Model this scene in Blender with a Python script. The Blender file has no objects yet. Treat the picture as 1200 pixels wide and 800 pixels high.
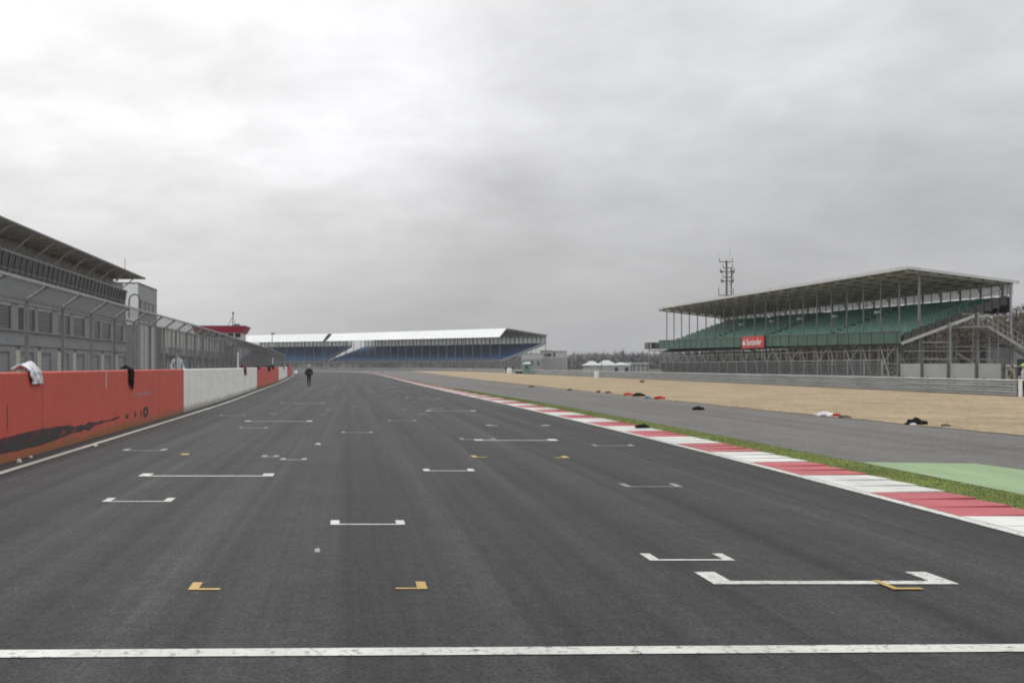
import bpy, bmesh, math, random
from mathutils import Vector, noise, Matrix
random.seed(7)
R = math.radians
scene = bpy.context.scene
C = scene.collection
EYE, F, VPX, HY = 1.68, 1230.0, 412.0, 429.0     # eye height, focal length and horizon as surveyed from the photograph

def G(px, py):                                   # surveyed ground point (X, Y)
    d = EYE*F/(py-HY)
    return ((px-VPX)*d/F, d)
def HT(py, d):                                   # height seen at distance d
    return EYE+(HY-py)*d/F

# ------------------------------------------------------------------ materials
def new_mat(name):
    m = bpy.data.materials.new(name); m.use_nodes = True
    nt = m.node_tree; b = nt.nodes['Principled BSDF']
    return m, nt, b
def N(nt, t, **kw):
    n = nt.nodes.new(t)
    for k, v in kw.items():
        if hasattr(n, k): setattr(n, k, v)
        else: n.inputs[k].default_value = v
    return n
def L(nt, a, b): nt.links.new(a, b)
def noise_node(nt, scale, detail=4, rough=.6, stretch=(1,1,1), coord='Object'):
    tc = N(nt, 'ShaderNodeTexCoord'); mp = N(nt, 'ShaderNodeMapping')
    mp.inputs['Scale'].default_value = stretch
    L(nt, tc.outputs[coord], mp.inputs['Vector'])
    n = N(nt, 'ShaderNodeTexNoise'); n.inputs['Scale'].default_value = scale
    n.inputs['Detail'].default_value = detail; n.inputs['Roughness'].default_value = rough
    L(nt, mp.outputs[0], n.inputs['Vector'])
    return n
def ramp(nt, src, p0, p1, c0, c1):
    r = N(nt, 'ShaderNodeValToRGB'); e = r.color_ramp.elements
    e[0].position, e[1].position = p0, p1
    e[0].color = (*c0, 1) if len(c0) == 3 else c0; e[1].color = (*c1, 1) if len(c1) == 3 else c1
    L(nt, src, r.inputs[0]); return r
def mix(nt, fac, a, b, mode='MIX'):
    m = N(nt, 'ShaderNodeMix'); m.data_type = 'RGBA'; m.blend_type = mode
    if isinstance(fac, (int, float)): m.inputs[0].default_value = fac
    else: L(nt, fac, m.inputs[0])
    for s, i in ((a, 6), (b, 7)):
        if isinstance(s, tuple): m.inputs[i].default_value = (*s, 1)
        else: L(nt, s, m.inputs[i])
    return m.outputs[2]
def simple(name, col, rough=.6, var=.18, scale=1.5, stretch=(1,1,1), metal=0, spec=.5, bump=0, bscale=20):
    m, nt, b = new_mat(name)
    n = noise_node(nt, scale, 5, .65, stretch)
    lo = tuple(c*(1-var) for c in col); hi = tuple(min(1, c*(1+var)) for c in col)
    r = ramp(nt, n.outputs[0], .3, .7, lo, hi)
    L(nt, r.outputs[0], b.inputs['Base Color'])
    b.inputs['Roughness'].default_value = rough; b.inputs['Metallic'].default_value = metal
    b.inputs['Specular IOR Level'].default_value = spec
    if bump:
        n2 = noise_node(nt, bscale, 4, .7); bp = N(nt, 'ShaderNodeBump'); bp.inputs['Strength'].default_value = bump
        bp.inputs['Distance'].default_value = .02
        L(nt, n2.outputs[0], bp.inputs['Height']); L(nt, bp.outputs[0], b.inputs['Normal'])
    return m

def asphalt_mat(name, base, tint=(1,1,1), streak=.35, speck=.5, spec=.35, rough=.8, light=None):
    m, nt, b = new_mat(name)
    def grey(k): return (k, k, k)
    layers = [(noise_node(nt, 1.0, 5, .6, (1.6, .02, 1)), .35, .68, grey(1-streak*.4), grey(1+streak)),
              (noise_node(nt, 1.0, 4, .6, (5.5, .035, 1)), .35, .70, grey(1-streak*.25), grey(1+streak*.4)),
              (noise_node(nt, 1.0, 3, .5, (.35, .03, 1)), .3, .7, grey(.82), grey(1.05)),
              (noise_node(nt, .16, 4, .6), .3, .7, grey(.88), grey(1.04)),
              (noise_node(nt, 1.1, 6, .7), .32, .68, grey(.86), grey(1.12)),
              (noise_node(nt, 8, 6, .85), .36, .64, grey(1-speck*.35), grey(1+speck*.35)),
              (noise_node(nt, 75, 2, .7), .58, .70, grey(1), grey(1+speck*1.6)),
              (noise_node(nt, 36, 4, .85), .34, .68, grey(1-speck*.8), grey(1+speck*1.25))]
    o = None
    for n, p0, p1, c0, c1 in layers:
        r_ = ramp(nt, n.outputs[0], p0, p1, c0, c1).outputs[0]
        o = mix(nt, 1.0, tuple(base*t for t in tint) if o is None else o, r_, 'MULTIPLY')
    L(nt, o, b.inputs['Base Color'])
    b.inputs['Roughness'].default_value = rough; b.inputs['Specular IOR Level'].default_value = spec
    bp = N(nt, 'ShaderNodeBump'); bp.inputs['Strength'].default_value = .6; bp.inputs['Distance'].default_value = .006
    L(nt, n.outputs[0], bp.inputs['Height']); L(nt, bp.outputs[0], b.inputs['Normal'])
    return m

def paint_mat(name, col, wear=.35, under=(.07,.07,.07), scale=14, alpha=False):
    m, nt, b = new_mat(name)
    n = noise_node(nt, scale, 6, .75); n2 = noise_node(nt, 1.2, 3, .6, (1, .25, 1))
    cl = ramp(nt, n2.outputs[0], .3, .7, tuple(c*.68 for c in col), col)
    r = ramp(nt, n.outputs[0], wear-.06, wear+.06, (0,0,0), (1,1,1))
    L(nt, mix(nt, r.outputs[0], under, cl.outputs[0]), b.inputs['Base Color'])
    sc_ = noise_node(nt, 1.0, 6, .75, (16, 1.6, 1)); pt = noise_node(nt, .9, 2, .5)
    sr = ramp(nt, sc_.outputs[0], .50, .72, (0,0,0), (.45,.45,.45)); pr = ramp(nt, pt.outputs[0], .45, .6, (0,0,0), (1,1,1))
    L(nt, mix(nt, mix(nt, 1.0, sr.outputs[0], pr.outputs[0], 'MULTIPLY'), b.inputs['Base Color'].links[0].from_socket, under), b.inputs['Base Color'])
    b.inputs['Roughness'].default_value = .6
    return m

def wall_mat(name, col):
    m, nt, b = new_mat(name)
    tc = N(nt, 'ShaderNodeTexCoord'); sx = N(nt, 'ShaderNodeSeparateXYZ'); L(nt, tc.outputs['Object'], sx.inputs[0])
    n = noise_node(nt, 1.1, 5, .65, (1, .5, 2)); v = noise_node(nt, 1, 4, .6, (1, 3.5, .15)); d = noise_node(nt, 2.2, 5, .7)
    f = noise_node(nt, 30, 4, .7)
    r = ramp(nt, n.outputs[0], .3, .7, tuple(c*.86 for c in col), col)
    r2 = ramp(nt, v.outputs[0], .35, .6, (.93,.925,.92), (1,1,1)); r3 = ramp(nt, f.outputs[0], .3, .6, (.9,.9,.9), (1,1,1))
    o = mix(nt, 1, r.outputs[0], r2.outputs[0], 'MULTIPLY'); o = mix(nt, 1, o, r3.outputs[0], 'MULTIPLY')
    # moss and mud line growing up from the foot of the wall
    ma = N(nt, 'ShaderNodeMath', operation='MULTIPLY_ADD'); ma.inputs[1].default_value = -.55; ma.inputs[2].default_value = .34
    L(nt, d.outputs[0], ma.inputs[0])                       # .34-.42*noise
    ad = N(nt, 'ShaderNodeMath', operation='ADD'); L(nt, sx.outputs[2], ad.inputs[0]); L(nt, ma.outputs[0], ad.inputs[1])
    mr = N(nt, 'ShaderNodeMapRange'); mr.inputs['From Min'].default_value = .12; mr.inputs['From Max'].default_value = .34
    mr.inputs['To Min'].default_value = .68; mr.inputs['To Max'].default_value = 0
    L(nt, ad.outputs[0], mr.inputs[0])
    o = mix(nt, mr.outputs[0], o, (.15,.12,.035))
    L(nt, o, b.inputs['Base Color']); b.inputs['Roughness'].default_value = .7
    return m

M = {}
M['track'] = asphalt_mat('track_asphalt', .030, (1,1.0,.985), .58, .85, spec=.2)
M['runoff'] = asphalt_mat('runoff_asphalt', .112, (1,.955,.885), .22, .7, spec=.15)
M['pit'] = asphalt_mat('pit_asphalt', .12, (1,1,1), .2, .3)
M['white'] = paint_mat('white_paint', (.64,.64,.59), .41)
M['white_worn'] = paint_mat('worn_white_paint', (.36,.36,.335), .48)
M['line'] = paint_mat('dirty_line_paint', (.50,.49,.43), .36)
M['yellow'] = paint_mat('yellow_paint', (.50,.32,.06), .36)
M['kerb_w'] = paint_mat('kerb_white', (.66,.655,.61), .27, (.3,.28,.25), 6)
M['kerb_r'] = paint_mat('kerb_red', (.44,.07,.08), .27, (.33,.12,.11), 6)
M['pale_green'] = paint_mat('pale_green_paint', (.245,.36,.17), .43, (.19,.27,.125), 3)
M['wall_r'] = wall_mat('red_wall_paint', (.60,.095,.065))
M['wall_w'] = wall_mat('white_wall_paint', (.88,.87,.83))
M['grass'] = simple('verge_grass', (.135,.165,.045), .95, .25, .5, bump=.8, bscale=25, spec=.1)
M['blade'] = simple('grass_blades', (.14,.175,.045), .8, .2, .5, spec=.2)
M['field'] = simple('field_grass', (.085,.09,.055), .95, .3, .05, spec=.1)
M['steel'] = simple('galvanised_steel', (.36,.37,.38), .5, .2, 3, metal=.3)
M['post'] = simple('fence_post_steel', (.20,.205,.20), .55, .25, 3)
M['steel_dark'] = simple('weathered_steel', (.13,.13,.13), .6, .25, 3)
M['wire'] = simple('mesh_wire', (.125,.13,.125), .6, .15, 3)
M['wire_dark'] = simple('dark_mesh_wire', (.13,.13,.125), .7, .2, 3)
M['armco'] = simple('barrier_steel', (.34,.36,.37), .5, .25, .7, (1,.4,4), metal=.25)
M['clad'] = simple('grey_cladding', (.25,.26,.265), .6, .12, .8, (1,1,3))
M['clad_lt'] = simple('light_cladding', (.50,.50,.48), .6, .1, .8)
M['cream'] = simple('cream_paint', (.55,.54,.46), .7, .1, 2)
M['canopy'] = simple('canopy_underside', (.50,.46,.40), .7, .2, 1.2)
M['edge'] = simple('canopy_edge', (.10,.10,.10), .5, .2, 2)
M['door'] = simple('roller_door', (.31,.32,.33), .6, .08, 2)
M['dark'] = simple('dark_recess', (.035,.035,.04), .7, .2, 2)
M['strip_w'] = simple('window_head_strip', (.62,.62,.6), .5, .1, 2)
M['roofred'] = simple('crimson_fascia', (.42,.02,.055), .5, .12, 2)
M['roofwhite'] = simple('white_roof_sheet', (.70,.71,.70), .45, .05, .1, (1,1,1))
M['gs_green'] = simple('green_seating', (.06,.20,.15), .5, .3, 2.5)
M['gs_fascia'] = simple('green_fascia', (.06,.135,.105), .6, .3, 1.2, (1,1,.3))
M['gs_roof'] = simple('stand_roof_underside', (.74,.73,.66), .7, .2, .5)
M['gs_beam'] = simple('stand_beam', (.22,.22,.20), .6, .2, 2)
M['gs_band'] = simple('translucent_sheet', (.62,.63,.63), .5, .12, 1)
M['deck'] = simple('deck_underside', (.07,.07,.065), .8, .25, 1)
M['scaf'] = simple('scaffold_tube', (.36,.35,.335), .6, .3, 2)
M['scaf_l'] = simple('bright_scaffold_tube', (.52,.52,.50), .5, .2, 2, metal=.2)
M['gs_blue'] = simple('blue_seating', (.012,.075,.20), .5, .3, .25)
M['hoard'] = simple('grey_hoarding', (.40,.40,.385), .7, .08, .6)
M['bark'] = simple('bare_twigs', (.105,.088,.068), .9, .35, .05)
M['bark_hazed'] = simple('hazed_far_twigs', (.20,.195,.195), .9, .25, .02)  # distance haze put into the colour: lighter and greyer than the near twigs
M['rust'] = simple('rusty_foliage', (.20,.105,.05), .9, .3, .2)
M['tent'] = simple('white_canvas', (.45,.46,.445), .7, .05, .6)
M['tent_g'] = simple('grey_canvas', (.42,.43,.42), .7, .1, .6)
M['navy'] = simple('navy_panel', (.03,.04,.10), .5, .2, 2)
M['signred'] = simple('sign_red', (.62,.055,.05), .5, .08, 2)
M['signwhite'] = simple('sign_white', (.85,.85,.85), .5, .03, 2)
M['hutgreen'] = simple('hut_green', (.14,.26,.21), .6, .1, 1)
M['jacket'] = simple('black_jacket', (.022,.020,.022), .8, .3, 4)
M['trouser'] = simple('dark_trousers', (.022,.026,.034), .8, .3, 4)
M['skin'] = simple('skin', (.45,.30,.23), .6, .08, 8)
M['hair'] = simple('grey_hair', (.62,.60,.58), .9, .2, 8)
M['hairdark'] = simple('dark_hair', (.04,.03,.025), .9, .2, 8)
M['shirt'] = simple('white_shirt', (.72,.74,.80), .8, .08, 4)
M['lime'] = simple('lime_cap', (.42,.70,.08), .6, .05, 4)
M['olive'] = simple('olive_coat', (.17,.15,.05), .8, .2, 6)
M['shoe'] = simple('black_shoe', (.015,.015,.015), .5, .2, 4)
def fabric(name, col): return simple(name, col, .9, .35, 9, bump=.4, bscale=30, spec=.08)
M['f_black'] = fabric('black_fabric', (.016,.015,.016)); M['f_red'] = fabric('red_fabric', (.45,.035,.04))
M['f_white'] = fabric('white_fabric', (.72,.73,.78)); M['f_blue'] = fabric('blue_fabric', (.14,.26,.38))
M['f_grey'] = fabric('grey_fabric', (.11,.10,.09)); M['f_pink'] = fabric('dark_red_fabric', (.22,.03,.045))
def translucent(name, col, k=.7):
    m, nt, b = new_mat(name); n = noise_node(nt, 1.0, 4); r = ramp(nt, n.outputs[0], .3, .7, tuple(c*.85 for c in col), col)
    L(nt, r.outputs[0], b.inputs['Base Color']); b.inputs['Roughness'].default_value = .6
    t = N(nt, 'ShaderNodeBsdfTranslucent'); L(nt, r.outputs[0], t.inputs['Color']); ms = N(nt, 'ShaderNodeMixShader'); ms.inputs[0].default_value = k
    L(nt, b.outputs[0], ms.inputs[1]); L(nt, t.outputs[0], ms.inputs[2]); L(nt, ms.outputs[0], nt.nodes['Material Output'].inputs['Surface']); return m
M['sheet'] = translucent('rooflight_sheet', (.85,.86,.86))
# dark window glass
m, nt, b = new_mat('window_glass'); b.inputs['Base Color'].default_value = (.045,.05,.055,1); b.inputs['Roughness'].default_value = .22
n = noise_node(nt, .9, 3); r = ramp(nt, n.outputs[0], .3, .7, (.02,.022,.025), (.05,.055,.058)); L(nt, r.outputs[0], b.inputs['Base Color']); b.inputs['Specular IOR Level'].default_value = .25; M['glass'] = m
# gravel
m, nt, b = new_mat('gravel_trap')
a = noise_node(nt, 16, 5, .9); c2 = noise_node(nt, .35, 5, .6); c3 = noise_node(nt, 4.5, 7, .9, (1,.5,1))
ra = ramp(nt, a.outputs[0], .32, .68, (.13,.098,.06), (.56,.45,.30)); rb = ramp(nt, c2.outputs[0], .35, .65, (.78,.775,.77), (1.1,1.09,1.06))
rc = ramp(nt, c3.outputs[0], .36, .64, (.50,.50,.50), (1.45,1.44,1.42))
o = mix(nt, 1, ra.outputs[0], rb.outputs[0], 'MULTIPLY'); o = mix(nt, 1, o, rc.outputs[0], 'MULTIPLY')
L(nt, o, b.inputs['Base Color']); b.inputs['Roughness'].default_value = .95
b.inputs['Specular IOR Level'].default_value = .15
bp = N(nt, 'ShaderNodeBump'); bp.inputs['Strength'].default_value = .7; bp.inputs['Distance'].default_value = .04
L(nt, c3.outputs[0], bp.inputs['Height']); L(nt, bp.outputs[0], b.inputs['Normal']); M['gravel'] = m
# rubber scuff with broken edges
m, nt, b = new_mat('rubber_scuff')
n = noise_node(nt, 3.2, 6, .75, (1,.45,2.0)); r = ramp(nt, n.outputs[0], .30, .50, (0,0,0), (.95,.95,.95))
b.inputs['Base Color'].default_value = (.04,.038,.038,1); b.inputs['Roughness'].default_value = .7
L(nt, r.outputs[0], b.inputs['Alpha']); M['scuff'] = m

# ------------------------------------------------------------------ mesh helpers
class MB:
    def __init__(s): s.v = []; s.f = []; s.m = []
    def add(s, vs, fs, mi=0):
        o = len(s.v); s.v += [tuple(v) for v in vs]
        for f in fs: s.f.append(tuple(i+o for i in f)); s.m.append(mi)
    def box(s, x0, x1, y0, y1, z0, z1, mi=0):
        vs = [(x0,y0,z0),(x1,y0,z0),(x1,y1,z0),(x0,y1,z0),(x0,y0,z1),(x1,y0,z1),(x1,y1,z1),(x0,y1,z1)]
        s.add(vs, [(0,3,2,1),(4,5,6,7),(0,1,5,4),(1,2,6,5),(2,3,7,6),(3,0,4,7)], mi)
    def bar(s, p, q, w, h=None, mi=0, n=4):
        p = Vector(p); q = Vector(q); d = (q-p)
        if d.length < 1e-6: return
        d.normalize(); up = Vector((0,0,1)) if abs(d.z) < .95 else Vector((0,1,0))
        a = d.cross(up).normalized(); c = a.cross(d).normalized(); h = h or w
        vs = []
        for e in (p, q):
            for k in range(n):
                t = 2*math.pi*(k+.5)/n; sc = math.sqrt(2) if n == 4 else 1
                vs.append(e+a*math.cos(t)*w/2*sc+c*math.sin(t)*h/2*sc)
        fs = [(k, (k+1)%n, n+(k+1)%n, n+k) for k in range(n)]
        fs += [tuple(range(n-1,-1,-1)), tuple(range(n, 2*n))]
        s.add(vs, fs, mi)
    def quad(s, a, b_, c, d, mi=0): s.add([a,b_,c,d], [(0,1,2,3)], mi)
    def prism(s, pts, h0, h1, mi=0):            # polygon in XY extruded in z
        n = len(pts); vs = [(x,y,h0) for x,y in pts]+[(x,y,h1) for x,y in pts]
        s.add(vs, [tuple(range(n-1,-1,-1)), tuple(range(n,2*n))]+[(k,(k+1)%n,n+(k+1)%n,n+k) for k in range(n)], mi)
    def slab(s, q, t, mi=0):                    # four-cornered panel with thickness t along its normal
        q = [Vector(p) for p in q]; nn = (q[1]-q[0]).cross(q[2]-q[0]).normalized()*t
        vs = q+[p+nn for p in q]
        s.add(vs, [(3,2,1,0),(4,5,6,7),(0,1,5,4),(1,2,6,5),(2,3,7,6),(3,0,4,7)], mi)
    def build(s, name, mats, parent=None, smooth=False):
        me = bpy.data.meshes.new(name); me.from_pydata(s.v, [], s.f)
        if not isinstance(mats, (list, tuple)): mats = [mats]
        for mm in mats: me.materials.append(mm)
        if len(mats) > 1: me.polygons.foreach_set('material_index', s.m)
        if smooth: me.polygons.foreach_set('use_smooth', [True]*len(me.polygons))
        me.update()
        o = bpy.data.objects.new(name, me); C.objects.link(o)
        if parent:
            o.parent = parent; o.matrix_parent_inverse = Matrix.Translation(-Vector(parent.location))
        return o
def tag(o, label=None, cat=None, group=None, kind=None):
    if label: o['label'] = label
    if cat: o['category'] = cat
    if group: o['group'] = group
    if kind: o['kind'] = kind
    return o
def empty(name, loc, label, cat, group=None):
    o = bpy.data.objects.new(name, None); C.objects.link(o); o.location = loc; o.empty_display_size = .3
    return tag(o, label, cat, group)
def catmull(pts, step=1.0):
    P = [Vector(p) for p in pts]; P = [P[0]*2-P[1]]+P+[P[-1]*2-P[-2]]; out = []
    for i in range(1, len(P)-2):
        n = max(1, int((P[i+1]-P[i]).length/step))
        for k in range(n):
            t = k/n; a, b_, c, d = P[i-1], P[i], P[i+1], P[i+2]
            out.append(.5*((2*b_)+(c-a)*t+(2*a-5*b_+4*c-d)*t*t+(3*b_-a-3*c+d)*t**3))
    out.append(P[-2]); return out
def offset(line, d):                            # positive: to the right of travel
    out = []
    for i, p in enumerate(line):
        t = (line[min(i+1, len(line)-1)]-line[max(i-1, 0)]).normalized()
        out.append(Vector((p.x+t.y*d, p.y-t.x*d)))
    return out
def resample(line, step, start=0):
    out = []; acc = 0; nxt = start
    for a, b_ in zip(line, line[1:]):
        l = (b_-a).length
        while nxt <= acc+l: out.append(a.lerp(b_, (nxt-acc)/l)); nxt += step
        acc += l
    return out
def at_y(line, y):
    for a, b_ in zip(line, line[1:]):
        if a.y <= y <= b_.y: return a.lerp(b_, (y-a.y)/(b_.y-a.y))
    return line[-1]
def ribbon(mb, A, B, zA, zB=None, mi=0):
    zB = zA if zB is None else zB
    vs = [(p.x,p.y,zA) for p in A]+[(p.x,p.y,zB) for p in B]; n = len(A)
    mb.add(vs, [(i, n+i, n+i+1, i+1) for i in range(n-1)], mi)
def struct(o): o['kind'] = 'structure'; return o

# ------------------------------------------------------------------ survey lines
kerb_line = catmull([(6.35,-6),(6.45,3),(6.62,10.3),(6.83,18.5),(6.9,29.5),(6.76,48),(6.46,64),(6.0,100),(5.75,148),(5.3,200),
                     (4.4,243),(1.5,290),(-5,320),(-15,343),(-29,358),(-52,368),(-85,374)], .5)
wall_line = catmull([(-5.93,-4),(-5.97,6),(-6.0,18),(-6.12,38),(-6.32,52),(-7.03,78),(-7.95,112),(-9.6,156),(-11.4,200)], .5)
barrier_line = catmull([(36.8,58),(37.5,83),(38.4,138),(37.8,188),(38.8,240),(39.2,283),(34.5,344),(22,388),(3,412),(-12,419),(-40,424),(-75,426)], 1)
gravel_edge = catmull([(16.9,8),(16.3,25),(15.8,42),(15.65,77),(15.9,110),(16.4,150),(18.5,243),(20,320),(21.5,386)], 1)

# ------------------------------------------------------------------ ground
mb = MB(); mb.quad((-2500,-800,-.03),(2500,-800,-.03),(2500,3500,-.03),(-2500,3500,-.03)); struct(mb.build('ground', M['field']))
mb = MB(); pts = [(6,-8),(58,-8),(58,40),(37.2,50)]+[(p.x+.3,p.y) for p in barrier_line]+[(-120,426),(-120,340),(-30,230),(-6,200),(-4,-8)]
mb.add([(x,y,-.008) for x,y in pts], [tuple(range(len(pts)))]); struct(mb.build('runoff', M['runoff']))
mb = MB()
left = [Vector((p.x-.05,p.y)) for p in wall_line]+[Vector(p) for p in catmull([(-11.4,200),(-14,225),(-22,262),(-38,295),(-62,318),(-90,330)], 2)][1:]
pts = [(p.x,p.y) for p in left]+[(p.x,p.y) for p in reversed(kerb_line)]
mb.add([(x,y,0) for x,y in pts], [tuple(range(len(pts)-1,-1,-1))]); struct(mb.build('track', M['track']))
mb = MB()
b2 = [Vector((60,8)),Vector((48,36)),Vector((40,50))]+list(barrier_line)
bb = [p for p in b2 if not (p.y > 386 and p.x < 21.8)]
n = 160
def even(line, n):
    Ls = sum((b_-a).length for a, b_ in zip(line, line[1:])); r_ = resample(line, Ls/(n-1)*.99999); return r_[:n] if len(r_) >= n else r_+[line[-1]]*(n-len(r_))
ge = [Vector((p.x+.22*noise.noise(Vector((p.y*.35,0,0)))+.12*noise.noise(Vector((p.y*1.7,4,0))), p.y)) for p in even(gravel_edge, 900)]
ribbon(mb, ge, even(bb, 900), .006, .012)
gv = mb.build('gravel_trap', M['gravel']); struct(gv)
mb = MB()
for _ in range(9000):
    i = random.randrange(60, 500); p = ge[i]; x = p.x+random.gauss(.15,.28); y = p.y+random.random()*.6; q = random.uniform(.008,.022)
    if y > 120: continue
    a = random.random()*6.28; vs = [(x+q*math.cos(a+t), y+q*math.sin(a+t), .0) for t in (0,2.1,4.2)]+[(x,y,q*1.3)]
    mb.add(vs, [(0,1,3),(1,2,3),(2,0,3)])
tag(mb.build('gravel_stones', M['gravel']), 'loose stones strewn along the near edge of the gravel trap', 'gravel', kind='stuff')
mb = MB(); mb.quad((-60,-20,-.016),(-5.9,-20,-.016),(-5.9,235,-.016),(-60,235,-.016)); struct(mb.build('pit_lane', M['pit']))

# kerb of ramped concrete blocks, track-edge line, verge
KN = 2.2
mb = MB(); start = 11.72-KN*5
smp = resample(kerb_line, KN/3)
# shift so that a red block begins at Y = 11.72
i0 = min(range(len(smp)), key=lambda i: abs(smp[i].y-11.72)); smp = resample(kerb_line, KN/3, start=(11.72-smp[i0].y) % (KN/3))
i0 = min(range(len(smp)), key=lambda i: abs(smp[i].y-11.72))
inn = offset(smp, .15); out = offset(smp, 1.13)
for i in range(len(smp)-1):
    red = ((i-i0)//3) % 2 == 0
    mi = 1 if red else 0
    g = .012/(KN/3)
    a = inn[i].lerp(inn[i+1], g); b_ = out[i].lerp(out[i+1], g); c = out[i+1]; d = inn[i+1]
    ha, hb, hc, hd = .010, .034, .014, .009
    mb.add([(a.x,a.y,0),(b_.x,b_.y,0),(c.x,c.y,0),(d.x,d.y,0),(a.x,a.y,ha),(b_.x,b_.y,hb),(c.x,c.y,hc),(d.x,d.y,hd)],
           [(4,5,6,7),(0,1,5,4),(1,2,6,5),(2,3,7,6),(3,0,4,7)], mi)
struct(mb.build('kerb', [M['kerb_w'], M['kerb_r']]))
mb = MB()
ribbon(mb, kerb_line, offset(kerb_line, .14), .006); struct(mb.build('kerb_line', M['white'])); mb = MB()
wl = offset(wall_line, .40); ribbon(mb, wl, offset(wall_line, .54), .006)
ll = left[len(wall_line):]; ribbon(mb, offset(ll, .3), offset(ll, .45), .006)
struct(mb.build('edge_lines', M['line']))
vg = [p for p in kerb_line if p.y < 112 and p.x > 0]
mb = MB()
A = offset(vg, 1.12); B = offset(vg, 2.05)
k = len(A); B = [B[i] if B[i].y < 62 else A[i].lerp(B[i], max(0, 1-(B[i].y-62)/48)) for i in range(k)]
B = [Vector((p.x+noise.noise(Vector((p.y*.9,3,0)))*.07, p.y)) for p in B]
ribbon(mb, A, B, -.002); struct(mb.build('verge', M['grass']))
mb = MB()
for _ in range(60000):
    i = random.randrange(0, len(A)-1)
    if A[i].y < 7 or A[i].y > 80: continue
    p = A[i].lerp(B[i], random.random()*1.02) + Vector((0, random.random()*.5))
    h = random.uniform(.005,.017); a = random.random()*6.28; w = random.uniform(.005,.011); l = random.uniform(-.03,.03)
    mb.add([(p.x-w*math.cos(a),p.y-w*math.sin(a),-.002),(p.x+w*math.cos(a),p.y+w*math.sin(a),-.002),(p.x+l,p.y+l*.7,h)], [(0,1,2)])
tag(mb.build('grass', M['blade']), 'short green grass growing along the outside of the red and white kerb', 'grass', kind='stuff')
mb = MB(); e = offset(kerb_line, 2.07)
a0 = [p for p in e if 7 < p.y < 18.2]
pts = [(p.x,p.y,.001) for p in a0]+[(8.95,18.45,.001),(10.8,18.15,.001),(10.95,16.2,.001),(11.3,7,.001)]
mb.add(pts, [tuple(range(len(pts)-1,-1,-1))]); struct(mb.build('painted_runoff', M['pale_green']))

# ------------------------------------------------------------------ painted markings
W = MB(); WW = MB(); Y = MB()
def bracket(mb, x0, x1, y, lw, aw, al, z=.006, sl=0):
    mb.box_ = None
    def q(xa, xb, ya, yb): mb.quad((xa,ya+sl*xa,z),(xb,ya+sl*xb,z),(xb,yb+sl*xb,z),(xa,yb+sl*xa,z))
    q(x0, x1, y, y+lw)
    q(x0, x0+aw, y+lw, y+al); q(x1-aw, x1, y+lw, y+al)
def pbr(mb, px0, px1, py, lw=.07, aw=.12, al=.36):
    X0, d = G(px0, py); X1, _ = G(px1, py); bracket(mb, X0, X1, d, lw, aw, al)
for k in range(6):
    d = 8.08+15.6*k; bracket(W if k < 3 else WW, 2.79, 4.68, d, .12, .17 if k == 0 else .2, .48)
    d = 16.0+15.9*k; bracket(W if k < 2 else WW, -3.26, -1.2, d, .10, .17, .42)
pbr(W, 762, 862, 657, .055, .09, .34); pbr(W, 387, 475, 615, .06, .095, .32); pbr(W, 119, 200, 588, .06, .10, .38)
pbr(WW, 142, 193, 528, .09, .12, .45); pbr(W, 497, 557, 552, .07, .10, .36); pbr(WW, 733, 801, 570.5, .06, .09, .40)
for a in [(306,326,535.5),(328,359,539),(540,582,515),(400,437,507),(455,488,493),(280,313,501.5),(257,287,487),(697,745,522.5),(492,520,467.5),(345,378,473)]:
    pbr(WW, *a, .10, .09, .4)
# yellow corner marks
def corner(px, py, side, ln, lw, al, aw=.075, mb=Y):
    X0, d = G(px, py)
    mb.quad((X0,d,.0065),(X0+side*ln,d,.0065),(X0+side*ln,d+lw,.0065),(X0,d+lw,.0065)) if side > 0 else mb.quad((X0-ln,d,.0065),(X0,d,.0065),(X0,d+lw,.0065),(X0-ln,d+lw,.0065))
    xa, xb = (X0, X0+aw) if side > 0 else (X0-aw, X0)
    mb.quad((xa,d+lw,.0065),(xb,d+lw,.0065),(xb,d+al,.0065),(xa,d+al,.0065))
corner(220,691.5,1,.24,.055,.27); corner(501,690.5,-1,.24,.045,.27)
X0, d = G(1047,691.5); Y.quad((X0,d,.011),(X0+.23,d,.011),(X0+.23,d+.055,.011),(X0,d+.055,.011)); Y.quad((X0,d+.055,.011),(X0+.055,d+.055,.011),(X0+.055,d+.33,.011),(X0,d+.33,.011))
corner(554,536,1,.26,.1,.4,.1); corner(668,536.5,-1,.26,.1,.4,.1); corner(211,533,1,.16,.1,.3,.14); corner(571,499,1,.3,.2,.5,.2,WW); corner(646,499,-1,.3,.2,.5,.2,WW)
# start line
sl = .0215; y0 = 6.045
W.quad((-5.4,y0-5.4*sl+.04,.006),(6.35,y0+6.35*sl+.04,.006),(6.35,y0+6.35*sl+.205,.006),(-5.4,y0-5.4*sl+.205,.006))
for k in range(70):                             # small faded setting-out marks down the road
    d = 36+random.random()*90; x = random.uniform(-4.3, 5.2)*(.9)
    w = random.uniform(.12,.3); WW.quad((x,d,.0062),(x+w,d,.0062),(x+w,d+w*.9,.0062),(x,d+w*.9,.0062))
struct(W.build('white_markings', M['white'])); struct(WW.build('worn_markings', M['white_worn'])); struct(Y.build('yellow_markings', M['yellow']))

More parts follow.
